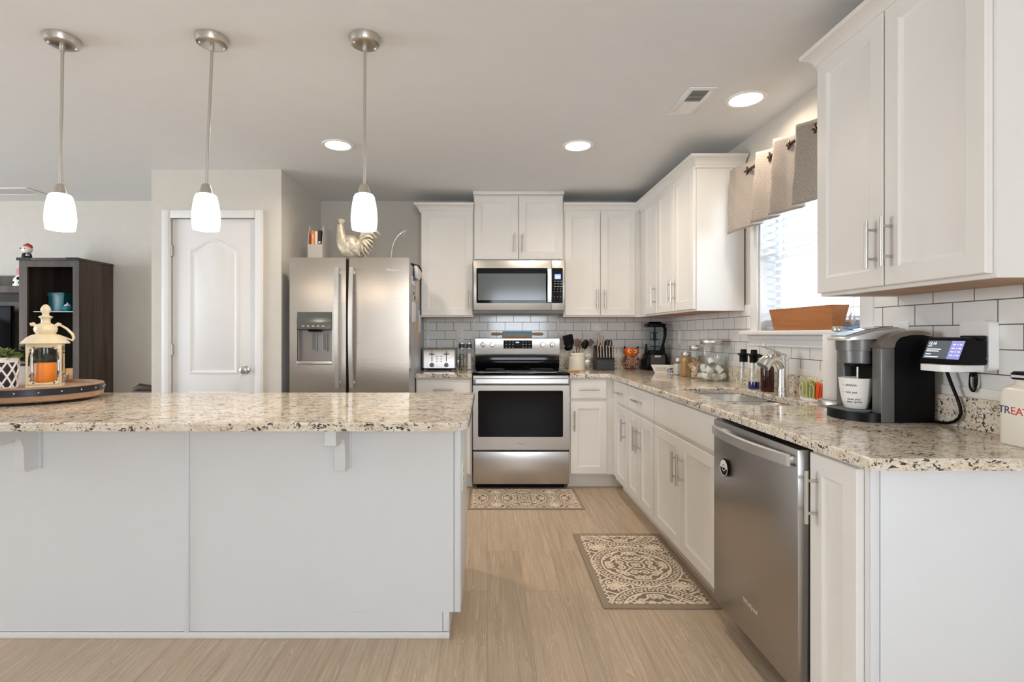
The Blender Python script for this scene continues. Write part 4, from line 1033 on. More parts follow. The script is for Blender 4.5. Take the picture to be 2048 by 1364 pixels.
b = MB(); b.prism([(-.224,.2625),(-.218,.278),(-.20,.296),(-.17,.311),(-.12,.321),(-.06,.323),(-.02,.316),(-.02,.309),(-.06,.3085),(-.10,.3075),(-.14,.299),(-.158,.2845),(-.1655,.2625)], -.1135, .1135, 'x'); b.build('top_cover', M['bronze'], t)
b = MB(); b.box(-.0715,.0715,-.19,-.1655,.05,.2,.001); b.build('brew_recess', M['dark'], t)
b = MB(); b.lathe([(0,.203),(.055,.203),(.0585,.206),(.0595,.25),(.0655,.251),(.067,.29),(0,.29)], (0,-.233,0), 36); b.build('brew_head', M['kgrey'], t)
b = MB(); b.lathe([(.0,.19),(.012,.19),(.02,.203),(0,.203)], (0,-.228,0), 20); b.build('needle_housing', M['dark'], t)
b = MB(); b.cyl((0,-.2215,.135),(0,-.2215,.19),.0038); b.build('nozzle_tube', M['ksilver'], t)  # thin silver tube for the nozzle and its white highlight
def lid(y, hw, z): return [(x, y, z) for x in (-hw, -hw*.6, 0, hw*.6, hw)]
ys = [(-.318,.040,.288,.296),(-.305,.062,.289,.303),(-.27,.072,.291,.313),(-.22,.074,.292,.326),(-.15,.072,.30,.3345),(-.08,.066,.31,.333),(-.04,.055,.316,.324)]
b = MB(); b.rings([[(-w,y,z0),(w,y,z0),(w,y,z1-.006),(w*.85,y,z1),(-w*.85,y,z1),(-w,y,z1-.006)] for y, w, z0, z1 in ys]); b.build('lid_handle', M['ksilver'], t)
b = MB(); b.rings([[(-w*.6,y,z1-.004),(w*.6,y,z1-.004),(w*.6,y,z1+.0022),(-w*.6,y,z1+.0022)] for y, w, z0, z1 in ys[1:6]]); b.build('lid_inlay', mat('blue_black_gloss', (.02,.03,.06), .08), t)
dt = [(-.1145,-.222)] + [(-.1145+.229*k/16, -.245-.078*math.sin(PI*k/16)**.6) for k in range(17)] + [(.1145,-.222)]
b = MB(); b.prism(dt, 0, .032, 'z'); b.prism([(-.071,-.2225),(.071,-.2225),(.071,-.166),(-.071,-.166)], 0, .032, 'z'); b.build('drip_tray', M['dark'], t)
b = MB()
for k in range(17): b.box(-.062, .062, -.305+.0078*k, -.3022+.0078*k, .0322, .0352)
for x in (-.063,.063,0): b.box(x-.002, x+.002, -.30, -.172, .0322, .035)
b.build('drip_grate', M['grey'], t)
MX, MY, MZ = 1.374, 1.905, Z0+.0358
t = thing('coffee_mug', 'white mug with handwritten words waiting under the coffee maker spout', 'mug', (MX, MY, MZ))
mp = [(0,0),(.033,0),(.037,.003),(.0445,.03),(.0505,.065),(.0535,.098),(.0555,.112),(.0545,.1135),(.0515,.11),(.047,.06),(.036,.008),(0,.006)]
b = MB(); b.lathe(mp, seg=48); b.build('mug_body', M['ceramic'], t)
b = MB(); b.tube([(.0,.049,.09),(.006,.075,.092),(.012,.087,.07),(.010,.078,.042),(.004,.046,.032)], [.006,.006,.006,.006,.006], 10, flat=1.3); b.build('handle', M['ceramic'], t)
def wraptext(parent, body, size, z, ang):
    o = text('handwriting', body, size, M['ink'], parent, (0,0,0), (0,0,0), shear=.2)
    for v in o.data.vertices:
        x, y = v.co.x, v.co.y; zz = z+y; r_ = np.interp(zz, [q[1] for q in mp[1:7]], [q[0] for q in mp[1:7]])+.0006+ (.0003 if v.co.z > 0 else 0)
        a = ang + x/r_; v.co = (r_*math.cos(a), r_*math.sin(a), zz)
wa = math.atan2(-1.905, -1.352)-.42
wraptext(t, '~ shhhhh', .0125, .088, wa); wraptext(t, '~ not yet', .0125, .062, wa); wraptext(t, 'now you', .0115, .037, wa+.25); wraptext(t, 'may speak', .0115, .027, wa+.28)

# ---------------------------------------------------------------- outlet shelf with a small smart display
t = thing('outlet_shelf', 'white plastic outlet shelf on the tile beside the coffee maker', 'shelf', (XR-T, 1.645, 1.107), R90)
b = MB(); b.rings([[(p[0], y, p[1]) for p in rrect(-.052, .046, .0, .162, .018, 5)] for y in (-.0004, -.028, -.034)]); b.build('wall_plate', M['white'], t)
b = MB(); b.rings([[(p[0], p[1], z) for p in rrect(-.058, .048, -.172, -.0345, .025, 6)] for z in (0, .018, .021)]); b.build('shelf_tray', M['white'], t)
t = thing('smart_display', 'small black smart display showing the time on the white outlet shelf', 'smart display', (1.5165, 1.662, 1.1286), R90)
pr = [(-.046,.002),(-.048,.008),(-.020,.084),(-.012,.087),(.0,.082),(.025,.045),(.036,.012),(.034,.002),(.028,0),(-.04,0)]
b = MB(); b.prism(pr, -.074, .074, 'x'); b.build('casing', M['dark'], t)
sc_ = Matrix.Translation((0,-.0341,.046)) @ Matrix.Rotation(-math.atan2(.028,.076), 4, 'X')
def scr(b, x0, x1, z0, z1, y): b.box(x0, x1, y-.0003, y, z0, z1)
M['scr'] = mat('screen_dark', (.02,.02,.022), .1, emit=(.10,.11,.12), es=.7)
M['scr2'] = mat('screen_violet', (.1,.1,.2), .1, emit=(.22,.22,.48), es=.9)
M['scrt'] = mat('screen_text', (.8,.8,.9), .3, emit=(.85,.88,1), es=1.0)
b = MB(); scr(b, -.066, .022, -.031, .031, -.0006); b.xf(sc_); b.build('screen', M['scr'], t)
b = MB(); scr(b, .0222, .066, -.031, .031, -.0006); b.xf(sc_); b.build('screen_sidebar', M['scr2'], t)
b = MB()
for z, w in ((.012,.014),(.001,.052),(-.0055,.046),(-.016,.02),(-.025,.05)): scr(b, -.06, -.06+w, z-.0012, z+.0012, -.0010)
b.xf(sc_); b.build('screen_lines', M['scrt'], t)
b = MB()
for z in (.018,.006,-.006,-.018):
    for x, w in ((.029,.01),(.045,.003),(.053,.008)): scr(b, x, x+w, z-.001, z+.001, -.0010)
b.xf(sc_); b.build('sidebar_lines', M['scrt'], t)
o = text('screen_clock', '12:10', .0135, M['scrt'], t, (-.046,-.0012,.021), (PI/2,0,0), ext=.0001); o.data.transform(sc_)
t = thing('plug_adapter', 'black plug adapter on the white shelf plate behind the smart display', 'plug', (1.552, 1.612, 1.195), R90)
b = MB(); b.box(-.012,.012,-.02,.0135,-.045,.012,.004); b.box(-.05,.012,-.018,.0135,.0124,.026,.004); b.build('adapter', M['dark'], t)
t = thing('power_cord', 'thick black cord from the coffee maker looping up behind the shelf', 'cord', (1.56, 1.7, Z0))
pts = [(1893,741),(1899,758),(1906,776),(1914,795),(1920,812),(1922,826),(1918,836),(1909,843),(1896,846),(1880,846)]
P_ = []
for u, v in pts:
    X = 1.568; Y = X*1023.1/(u-974.15); P_.append((X-1.56, Y-1.7, max(.0055, 1.2258-(v-668.1)*Y/1023.1-Z0)))
P_ += [(.004, .105, .0055)]
b = MB(); b.tube(P_, .005, 10); b.build('cable', M['dark'], t)
t = thing('coiled_cable', 'coiled black cable hanging under the white outlet shelf', 'cord', (1.588, 1.672, 1.1065))
for k in range(5):
    b = MB(); a0 = -.25+.12*k
    b.tube([(-.004+.002*k, .010*math.cos(a)*(1+.1*k)+.012*math.sin(a0)*(1-math.sin(a)), -.036+.033*math.sin(a)) for a in [2*PI*i/18 for i in range(18)]], .0019, 6, closed=True); b.build('loop', M['dark'], t)
b = MB(); b.tube([(0,.0,-.001),(0,.004,-.02)], .005, 8); b.build('tie', M['dark'], t)

# treat jar
t = thing('treat_jar', 'cream square ceramic jar lettered TREATS with a black clamp lid', 'jar', (1.519, 1.408, Z0), R90)
def sq(w, z, r_): return [(x, y, z) for x, y in rrect(-w, w, -.0575*w/.064, .0575*w/.064, r_, 6)]
b = MB(); b.rings([sq(.060,0,.02), sq(.064,.004,.024), sq(.064,.140,.024), sq(.061,.156,.024), sq(.050,.168,.03), sq(.044,.172,.03), sq(.044,.184,.03)]); b.build('jar_body', M['cream'], t, ang=60)
b = MB(); b.rings([sq(.048,.1845,.03), sq(.05,.188,.03), sq(.05,.200,.03), sq(.046,.206,.03)]); ld_ = b.build('lid', M['dark'], t)
b = MB(); b.box(-.03,.03,-.0465,-.0452,.19,.197); b.build('lid_print', M['mark'], ld_)
for i, ch in enumerate('TREATS'):
    text('letter', ch, .030, bpy.data.materials.get('jar_navy') or mat('jar_navy', lin((58,66,104)), .5) if i in (0,1,5) else (bpy.data.materials.get('jar_red') or mat('jar_red', lin((206,52,40)), .5)), t, (-.046+.0165*i, -.0578, .098-.0006*i), ext=.0003)

# ---------------------------------------------------------------- window dressing
M['blind'] = mat('blind_vinyl', (.86,.87,.88), .5); q = NT(M['blind']); tr = q.n('ShaderNodeBsdfTranslucent'); tr.inputs[0].default_value = (.85,.88,.92,1); mx = q.n('ShaderNodeMixShader'); mx.inputs[0].default_value = .42
q.l(q.b.outputs[0], mx.inputs[1]); q.l(tr.outputs[0], mx.inputs[2]); q.l(mx.outputs[0], q.t.nodes['Material Output'].inputs[0])
t = thing('window_blind', 'white horizontal slat blind in the sink window', 'blind', (1.667, 2.607, 1.246))
b = MB()
for k in range(17):
    z = .055+.0425*k
    b.rings([[(-.024, y, z+.004), (.024, y, z-.004), (.024, y, z-.0015), (0, y, z+.0028), (-.024, y, z+.0065)] for y in (-.398, .398)])
b.build('slats', M['blind'], t)
b = MB(); b.box(-.026,.026,-.40,.40,.001,.022,.004); 
for k in range(4): b.box(-.025,.025,-.399,.399,.024+.0055*k,.0275+.0055*k)
b.build('bottom_rail', M['blind'], t)
b = MB(); b.box(-.028,.028,-.402,.402,.775,.818,.003); b.build('headrail', M['blind'], t)
b = MB()
for y in (-.30,.0,.30): b.tube([(-.0265,y,.02),(-.0265,y,.78)], .0012, 5); b.tube([(.0265,y,.02),(.0265,y,.78)], .0012, 5)
b.build('ladder_cords', M['blind'], t)
b = MB()
for k in range(4): b.tube([(-.034, -.325+.014*math.cos(a)+.004*k, .052+(.03-.004*k)*math.sin(a)) for a in [2*PI*i/14 for i in range(14)]], .0014, 5, closed=True)
b.tube([(-.034,-.325,.08),(-.031,-.33,.5),(-.029,-.33,.77)], .0012, 5); b.build('pull_cord', M['white'], t)

t = thing('curtain_rod', 'dark bronze curtain rod across the sink window', 'curtain rod', (1.50, 2.6, 2.167))
M['rod'] = mat('oil_bronze', lin((92,72,60)), .3, .9)
b = MB(); b.cyl((0,-.575,0),(0,.50,0),.0085,seg=16); b.build('rod', M['rod'], t)
b = MB(); b.ell((0,.512,0),(.015,.014,.015),16,10); b.build('finial', M['rod'], t)
for y in (.455,-.54):
    b = MB(); b.cyl((0,y,-.0),(.1085,y,-.0),.006); b.box(.104,.1088,y-.014,y+.014,-.03,.03,.002); b.ell((0,y,0),(.013,.008,.013),12,8); b.build('bracket', M['rod'], t)
M['linen'] = mat('linen', lin((168,158,146)), .95); q = NT(M['linen'])
lv = q.coord((1,1,1)); w1 = q.noise(q.coord((1,160,900)), 1, 2); w2 = q.noise(q.coord((1,900,120)), 1, 2)
mxx = q.n('ShaderNodeMath', operation='ADD'); q.l(w1, mxx.inputs[0]); q.l(w2, mxx.inputs[1])
lc = q.ramp(mxx.outputs[0], [(.8, lin((146,136,128))), (1.2, lin((200,190,180)))]); q.base(lc); q.bump(mxx.outputs[0], .35, .001)
tr = q.n('ShaderNodeBsdfTranslucent'); q.l(lc, tr.inputs[0]); mx = q.n('ShaderNodeMixShader'); mx.inputs[0].default_value = .3
q.l(q.b.outputs[0], mx.inputs[1]); q.l(tr.outputs[0], mx.inputs[2]); q.l(mx.outputs[0], q.t.nodes['Material Output'].inputs[0])
t = thing('valance_curtain', 'short grey linen grommet valance hanging on the bronze rod', 'curtain', (1.50, 2.6, 2.167))
gy = [2.955, 2.72, 2.55, 2.343, 2.16]
KP = [(3.10,-.028),(3.03,-.024),(2.955,0),(2.88,.030),(2.81,.026),(2.768,-.05),(2.72,0),(2.67,.030),(2.635,.024),(2.60,-.05),(2.55,0),(2.49,.030),(2.445,.024),(2.412,-.05),(2.345,0),(2.28,.03),(2.225,.024),(2.19,-.05),(2.12,0),(2.065,.02)]
rows = []; nz, ny = 22, 240
yy = np.linspace(3.10, 2.065, ny+1); xx = np.interp(-yy, [-p[0] for p in KP], [p[1] for p in KP]); ker = np.array([1,2,3,2,1])/9; xx[2:-2] = np.convolve(xx, ker, 'valid')
for j in range(nz+1):
    f = j/nz; z = .045-.378*f; row = []
    for i in range(ny+1):
        Y = yy[i]; x = xx[i]*(1+.35*f) - .012*f + .003*math.sin(21*Y+5*f)*f + .0016*math.sin(67*Y+17*f)
        y = Y + .012*f*math.sin(9*Y+2)
        z2 = z + .006*f*math.sin(40*xx[i]) + .003*math.sin(13*Y)*(1-f) + .0012*math.sin(50*f+20*Y)
        row.append((x, y-2.6, z2))
    rows.append(row)
b = MB(); b.grid(rows); cl = b.build('cloth', M['linen'], t, ang=80)
mdf = cl.modifiers.new('thickness', 'SOLIDIFY'); mdf.thickness = .0016; mdf.offset = 0
for Y in gy:
    b = MB(); b.tube([(.0+.021*math.cos(a)*.35, Y-2.6+.021*math.cos(a)*.94, .0+.021*math.sin(a)) for a in [2*PI*k/24 for k in range(24)]], .0042, 8, closed=True); b.build('grommet', M['rod'], t)

M['cedar'] = wood('reddish_cedar', lin((204,138,88)), lin((172,106,62)), 'y', .45, .5)
t = thing('planter_box', 'reddish wooden planter box on the window sill', 'planter', (1.5775, 2.536, WZ0+.0005))
def pl(hx, hy, z, dx=0): return [(-hx+dx,-hy,z),(hx+dx,-hy,z),(hx+dx,hy,z),(-hx+dx,hy,z)]
b = MB(); b.rings([pl(.022,.236,0), pl(.042,.251,.112), pl(.035,.244,.112), pl(.016,.230,.008)]); b.build('box', M['cedar'], t)
t = thing('blue_sponge', 'small light blue sponge on the sill past the planter box', 'sponge', (1.588, 2.235, WZ0+.0005))
b = MB(); b.box(-.032,.032,-.03,.03,0,.013,.004); b.build('sponge', noisy('blue_foam', lin((130,178,220)), .06, 120, .9, .3), t)
# ---------------------------------------------------------------- on top of and on the side of the refrigerator
FT = 1.7456
M['rust'] = noisy('galvanised_metal', lin((196,186,168)), .22, 45, .45, .3, metal=.45)
t = thing('rooster_sculpture', 'galvanised metal rooster standing on top of the refrigerator', 'sculpture', (-1.0, 3.95, FT))
b = MB(); b.tube([(-.142,0,.335),(-.134,0,.322),(-.130,0,.29),(-.127,0,.255),(-.120,0,.215),(-.103,0,.170),(-.072,0,.132),(-.034,0,.128),(-.004,0,.155),(.016,0,.190),(.028,0,.212)], [.014,.020,.023,.028,.037,.050,.060,.060,.048,.028,.014], 20, flat=1.3); b.ell((-.052,0,.168), (.074,.050,.078), 24, 14); b.build('body', M['rust'], t, ang=70)
b = MB(); b.prism([(-.142,.338),(-.148,.372),(-.136,.366),(-.128,.374),(-.116,.364),(-.102,.368),(-.104,.356),(-.092,.352),(-.108,.338),(-.122,.334)], -.003, .003, 'y'); b.build('comb', M['rust'], t)
b = MB(); b.tube([(-.144,0,.330),(-.160,0,.332),(-.172,0,.335)], [.010,.005,.001], 10, flat=.6); b.build('beak', M['rust'], t)
b = MB(); b.ell((-.148,0,.288),(.010,.005,.014),14,10); b.tube([(-.146,0,.30),(-.143,0,.318)], .003, 8); b.build('wattle', M['rust'], t)
for s in (-1, 1):
    b = MB(); b.ell((-.140,s*.018,.328),(.004,.003,.004),10,6); b.build('eye', M['dark'], t)
    b = MB()
    b.tube([(-.075,s*.052,.19),(-.05,s*.060,.17),(-.015,s*.058,.135),(.012,s*.046,.095),(.022,s*.038,.075)], [.005,.013,.015,.009,.002], 14, flat=2.7)
    b.build('wing', M['rust'], t)
    for k in range(4):
        b = MB(); b.tube([(-.05+.012*k,s*.062,.155-.006*k),(-.02+.012*k,s*.064,.12-.006*k),(.012+.008*k,s*.05,.082-.004*k)], [.003,.004,.001], 8, flat=2.4); b.build('wing_feather', M['rust'], t)
tips = [(.165,.252,.06),(.138,.230,.05),(.130,.206,.035),(.122,.18,.02),(.110,.155,.01),(.098,.128,.0),(.080,.102,-.01),(.060,.084,-.012),(.042,.074,-.01),(.10,.262,.05)]
random.seed(5)
for k, (x, z, up) in enumerate(tips):
    for s in (-1, 1):
        y = s*(.006+.004*(k % 3)); b = MB()
        p0 = V((.012,y*.5,.185)); p3 = V((x+s*.004,y*2.2,z-.004*s)); p1 = p0+V((.022,y,up*.9+.02)); p2 = p3+V((-.028,0,max(.0,.035+up*.3)))
        P_ = [p0*(1-u)**3+p1*3*u*(1-u)**2+p2*3*u*u*(1-u)+p3*u**3 for u in [i/10 for i in range(11)]]
        b.tube(P_, [.002+.0042*math.sin(PI*min(1, u*.95+.05)) for u in [i/10 for i in range(11)]], 8, flat=2.6); b.build('tail_feather', M['rust'], t)
for s in (-1, 1):
    b = MB(); b.tube([(-.04,s*.022,.09),(-.036,s*.022,.045),(-.04,s*.022,.006)], .0055, 8)
    for a in (-.5,0,.5,PI): b.tube([(-.04,s*.022,.006),(-.04-.032*math.cos(a),s*.022+.032*math.sin(a),.003)], [.004,.002], 6)
    b.build('leg', M['rust'], t)

t = thing('magazine_file', 'grey and white magazine file with recipe books on top of the refrigerator', 'file box', (-1.312, 3.99, FT))
b = MB()
side = [(-.09,0),(.11,0),(.11,.305),(-.055,.312),(-.09,.17)]
b.prism(side, .052, .056, 'x'); b.prism(side, -.056, -.052, 'x'); b.box(-.0518,.0518,-.09,-.086,0,.165); b.box(-.0518,.0518,.106,.11,0,.30); b.box(-.0518,.0518,-.0858,.1058,0,.004)
b.build('file', mat('file_board', lin((186,182,176)), .6), t)
for k, (x, w, h, c, lab, tx) in enumerate(((-.040,.014,0.245,(150,52,44),'thin dark red book at the far left of the magazine file',None),(-.021,.022,.268,(226,128,62),'orange recipe book with vertical lettering in the magazine file','KETO DIET'),(.004,.020,.262,(226,216,204),'white-spined book in the magazine file, right of the orange one',None),(.029,.022,.270,(52,40,36),'dark brown book at the right of the magazine file',None))):
    bk = thing('recipe_book', lab, 'book', (-1.312+x, 3.99, FT+.0045), 0, 'books in the magazine file')
    b = MB(); b.box(-w/2, w/2, -.075, -.0735, 0, h); b.box(-w/2, -w/2+.0015, -.0734, .07, 0, h); b.box(w/2-.0015, w/2, -.0734, .07, 0, h); b.build('cover', mat('book_cover_%s' % ('red','orange','white','brown')[k], lin(c), .55), bk)
    b = MB(); b.box(-w/2+.0018, w/2-.0018, -.0732, .066, .003, h-.003); b.build('pages', M['trim'], bk)
    if tx: text('spine_title', tx, .021, mat('spine_yellow', lin((250,222,150)), .5), bk, (0,-.0757,h-.075), (PI/2, -PI/2, 0), ax='CENTER', bold=.0006)
    else:
        b = MB(); b.box(-w/2+.003, w/2-.003, -.0757, -.0751, h-.10, h-.085) if k != 0 else b.box(-w/2+.003, w/2-.003, -.0757, -.0751, h-.14, h-.09); b.build('spine_print', M['mark'], bk)
t = thing('banana_hook', 'thin curved metal hook stand on top of the refrigerator', 'hook', (-.74, 3.98, FT))
b = MB(); b.lathe([(0,0),(.05,0),(.05,.005),(.012,.009),(0,.009)], seg=28); b.build('base', M['nickel'], t)
b = MB(); b.tube([(0,0,.006),(-.006,0,.05),(-.006,0,.10),(.003,0,.16),(.02,0,.205),(.048,0,.245),(.08,0,.272),(.108,0,.287),(.116,0,.285)], [.0045]*7+[.004,.003], 10); b.build('arm', M['nickel'], t)
b = MB(); b.tube([(.108,0,.286),(.096,0,.268),(.092,0,.25),(.100,0,.236),(.112,0,.236)], .0026, 8); b.build('hook', M['nickel'], t)
t = thing('hanging_pouch', 'white pouch with black trim draped over the refrigerator top edge', 'pouch', (-.557, 4.0, 1.70))
b = MB(); b.tube([(-.10,-.14,.062),(-.06,-.12,.066),(-.02,-.06,.060),(.012,.0,.056),(.022,.06,.046),(.024,.13,.030)], [.012,.015,.015,.017,.013,.008], 12, flat=.7); b.build('black_trim', noisy('black_cloth', (.02,.02,.02), .2, 80, .9, .2), t)
b = MB(); b.rings([[(x, y, z) for x, y in rrect(.0005, .03*k, -.10*k2, .12*k2, .01, 4)] for z, k, k2 in ((.048,.7,1),(.02,1,1),(-.02,1,.9),(-.045,.6,.75))]); b.build('pouch', noisy('white_cloth', (.75,.75,.74), .04, 60, .9, .2), t)
b = MB(); b.tube([(.02,.125+.018*math.cos(a), -.03+.022*math.sin(a)) for a in [2*PI*k/16 for k in range(16)]], .0035, 8, closed=True); b.build('ring', M['dark'], t)
# papers and magnets on the grey side panel
notes = [('paper_note','white note under a blue magnet, uppermost paper on the refrigerator side',3.83,4.02,1.60,1.665,(222,224,226),'magnet'),
 ('paper_note','cream recipe sheet high on the refrigerator side, behind the blue magnet',4.05,4.22,1.50,1.67,(216,196,176),None),
 ('photo_print','small photo strip with dark spots on the refrigerator side',3.90,4.02,1.47,1.57,(206,202,196),'spots'),
 ('notepad','white notepad in the middle of the refrigerator side',3.86,4.06,1.32,1.47,(226,228,228),None),
 ('paper_note','white letter with a blue clip, rearmost on the refrigerator side',4.24,4.38,1.24,1.42,(230,230,232),'clip'),
 ('photo_print','pink and tan oval photo card hanging lowest on the refrigerator side',4.0,4.16,1.14,1.36,(214,176,158),'oval')]
for nm, lab, y0, y1, z0, z1, c, ex in notes:
    w, h = (y1-y0)/2, (z1-z0)/2
    n = thing(nm, lab, 'paper', (f1-.0016, (y0+y1)/2, (z0+z1)/2), PI/2)
    b = MB()
    if ex == 'oval': b.rings([[(w*math.cos(a), y, h*math.sin(a)) for a in [2*PI*k/28 for k in range(28)]] for y in (-.0004, -.003)])
    else: b.box(-w, w, -.0026, -.0004, -h, h, .0006)
    b.build('sheet', mat('paper_%d_%d' % (int(z0*100), int(y0*100)), lin(c), .7), n)
    if ex in ('magnet', 'clip'):
        b = MB(); b.box(-.02,.02,-.012,-.0027,h-.03,h-.002,.003); b.build('magnet', mat('blue_magnet_'+ex, lin((52,78,140)), .4), n)
    elif ex == 'spots':
        b = MB(); b.ell((-.02,-.0045,.02),(.014,.003,.018),12,8); b.ell((.022,-.0045,-.014),(.012,.003,.02),12,8); b.build('magnet', M['dark'], n)
    elif ex == 'oval':
        b = MB(); b.rings([[(w*.72*math.cos(a), y, h*.74*math.sin(a)) for a in [2*PI*k/28 for k in range(28)]] for y in (-.0032, -.0038)]); b.build('picture', noisy('photo_tones', lin((200,164,110)), .3, 30, .5, 0), n)

# ---------------------------------------------------------------- island tray and what it carries
TX, TY, TZ = -2.125, 2.42, CT+.0006
M['barrel'] = wood('weathered_oak', lin((196,160,130)), lin((158,122,94)), 'x', .55, .5)
t = thing('serving_tray', 'round wooden barrel-head tray with a black iron band on the island', 'tray', (TX, TY, TZ))
b = MB(); b.lathe([(.0,.012),(.243,.012),(.25,.018),(.252,.05),(.251,.074),(.238,.078),(.236,.060),(.0,.060)], seg=72); b.build('board', M['barrel'], t)
b = MB(); b.lathe([(.2525,.040),(.2545,.041),(.2545,.069),(.2525,.070)], seg=72, cap=False); bd = b.build('iron_band', mat('black_iron', (.035,.036,.045), .35, .6), t)
for k in range(20):
    a = 2*PI*k/20+.1; b = MB(); b.ell((.2545*math.cos(a), .2545*math.sin(a), .055), (.004,.004,.004), 10, 6); b.build('rivet', M['nickel'], bd)
b = MB()
for k in range(4): a = PI/4+PI/2*k; b.lathe([(0,0),(.018,0),(.018,.0118),(0,.0118)], (.18*math.cos(a), .18*math.sin(a), 0), 16)
b.build('foot', M['dark'], t)
TF = TZ+.0605
M['ivory'] = noisy('ivory_enamel', lin((226,212,182)), .10, 22, .35, .1)
LX, LY = -2.118, 2.455
t = thing('candle_lantern', 'cream metal lantern with pierced corners and domed top on the wooden tray', 'lantern', (LX, LY, TF), .60); t.scale = (.93, .93, .97)
R6 = .094
def hx(r_, z, ph=PI/4): return [(r_*math.cos(ph+PI/2*k), r_*math.sin(ph+PI/2*k), z) for k in range(4)]
b = MB(); b.rings([hx(R6*1.06,0), hx(R6*1.06,.007), hx(R6*.98,.012)]); b.build('base', M['ivory'], t)
b = MB()
H0, H1 = .012, .203
for k in range(4):
    a0, a1 = PI/4+PI/2*k, PI/4+PI/2*(k+1)
    A, B_ = V((R6*math.cos(a0), R6*math.sin(a0), 0)), V((R6*math.cos(a1), R6*math.sin(a1), 0)); u = (B_-A); W = u.length; u.normalize(); nn = V((u.y, -u.x, 0))
    def P3(s, z): return A+u*s+V((0,0,z))
    # filigree corners round an arched opening: an open lattice of curls framed by an ogee edge
    o_ = [(0,H0),(W,H0),(W,H1),(0,H1)]
    arch = []
    for i in range(33):
        tt = 2*PI*i/32; c_, s_ = math.cos(tt), math.sin(tt); ex = .55
        arch.append((W/2+(W/2-.006)*math.copysign(abs(c_)**ex, c_), (H0+H1)/2+(.5*(H1-H0)-.010)*math.copysign(abs(s_)**.6, s_)))
    arch = arch[:-1]
    vo = [b.bm.verts.new(P3(*q)) for q in o_]; vi = [b.bm.verts.new(P3(*q)) for q in arch]
    E_ = [b.bm.edges.new((vo[i], vo[(i+1) % 4])) for i in range(4)]+[b.bm.edges.new((vi[i], vi[(i+1) % len(vi)])) for i in range(len(vi))]
    bmesh.ops.triangle_fill(b.bm, edges=E_, use_beauty=True)
pc = b.build('pierced_panels', M['ivory'], t, ang=30); md_ = pc.modifiers.new('thickness', 'SOLIDIFY'); md_.thickness = .002; md_.offset = 0
for k in range(4):
    a = PI/4+PI/2*k; x, y = R6*math.cos(a), R6*math.sin(a); b = MB(); b.cyl((x,y,.01),(x,y,.205),.0035,seg=8); b.build('corner_post', M['ivory'], t)
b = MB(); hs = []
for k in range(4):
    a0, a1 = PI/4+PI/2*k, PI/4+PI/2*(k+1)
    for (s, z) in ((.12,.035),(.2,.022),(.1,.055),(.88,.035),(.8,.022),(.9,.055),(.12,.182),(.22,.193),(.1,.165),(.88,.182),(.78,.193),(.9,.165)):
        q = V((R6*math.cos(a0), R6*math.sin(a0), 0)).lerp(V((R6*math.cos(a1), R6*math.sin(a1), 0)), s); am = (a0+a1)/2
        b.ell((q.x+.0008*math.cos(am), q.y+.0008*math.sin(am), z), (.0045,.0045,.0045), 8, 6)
b.build('piercing_shadow_dots', mat('pierced_shadow', lin((120,100,80)), .8), t)  # brown beads painted as the shade inside pierced holes
b = MB(); b.rings([hx(R6*1.03,.201), hx(R6*1.05,.210), hx(R6*.96,.212)]); b.lathe([(.098,.211),(.100,.215),(.092,.224),(.078,.240),(.060,.252),(.046,.257),(.040,.259)], seg=40); b.build('dome_roof', M['ivory'], t)
b = MB(); b.lathe([(.038,.258),(.047,.272),(.049,.285),(.043,.300),(.030,.308),(.020,.312),(.0185,.328),(.022,.336),(.029,.341),(.028,.345),(.016,.350),(.013,.358),(.015,.362),(.021,.374),(.0215,.380),(.017,.393),(.008,.403),(.001,.406)], seg=32); b.build('finial', M['ivory'], t)
for s in (-1, 1):
    b = MB(); b.tube([(s*.035,0,.296),(s*.05,0,.308),(s*.06,0,.304)], [.008,.010,.009], 10); b.build('handle_lug', M['ivory'], t)
b = MB(); b.tube([(.058,0,.304),(.085,-.002,.285),(.108,-.003,.258),(.113,-.003,.240),(.108,-.003,.226)], [.005,.006,.007,.007,.005], 10); b.tube([(-.058,0,.304),(-.05,.055,.30),(0,.095,.268),(.06,.085,.245),(.108,-.003,.226)], .0045, 8); b.build('carry_handle', M['ivory'], t)
b = MB(); b.cyl((0,0,.0125),(0,0,.20),.058,.058,36,False); b.build('glass_cylinder', M['glass'], t)
t = thing('pillar_candle', 'orange pillar candle inside the cream lantern', 'candle', (LX, LY, TF+.0125))
b = MB(); b.lathe([(0,0),(.040,0),(.0415,.002),(.0415,.098),(.039,.101),(.03,.099),(0,.098)], seg=36); b.build('wax', mat('orange_wax', lin((255,140,30)), .5, emit=lin((255,120,20)), es=.0), t)
b = MB(); b.cyl((0,0,.098),(.002,0,.112),.0012,seg=6); b.build('wick', M['ink'], t)

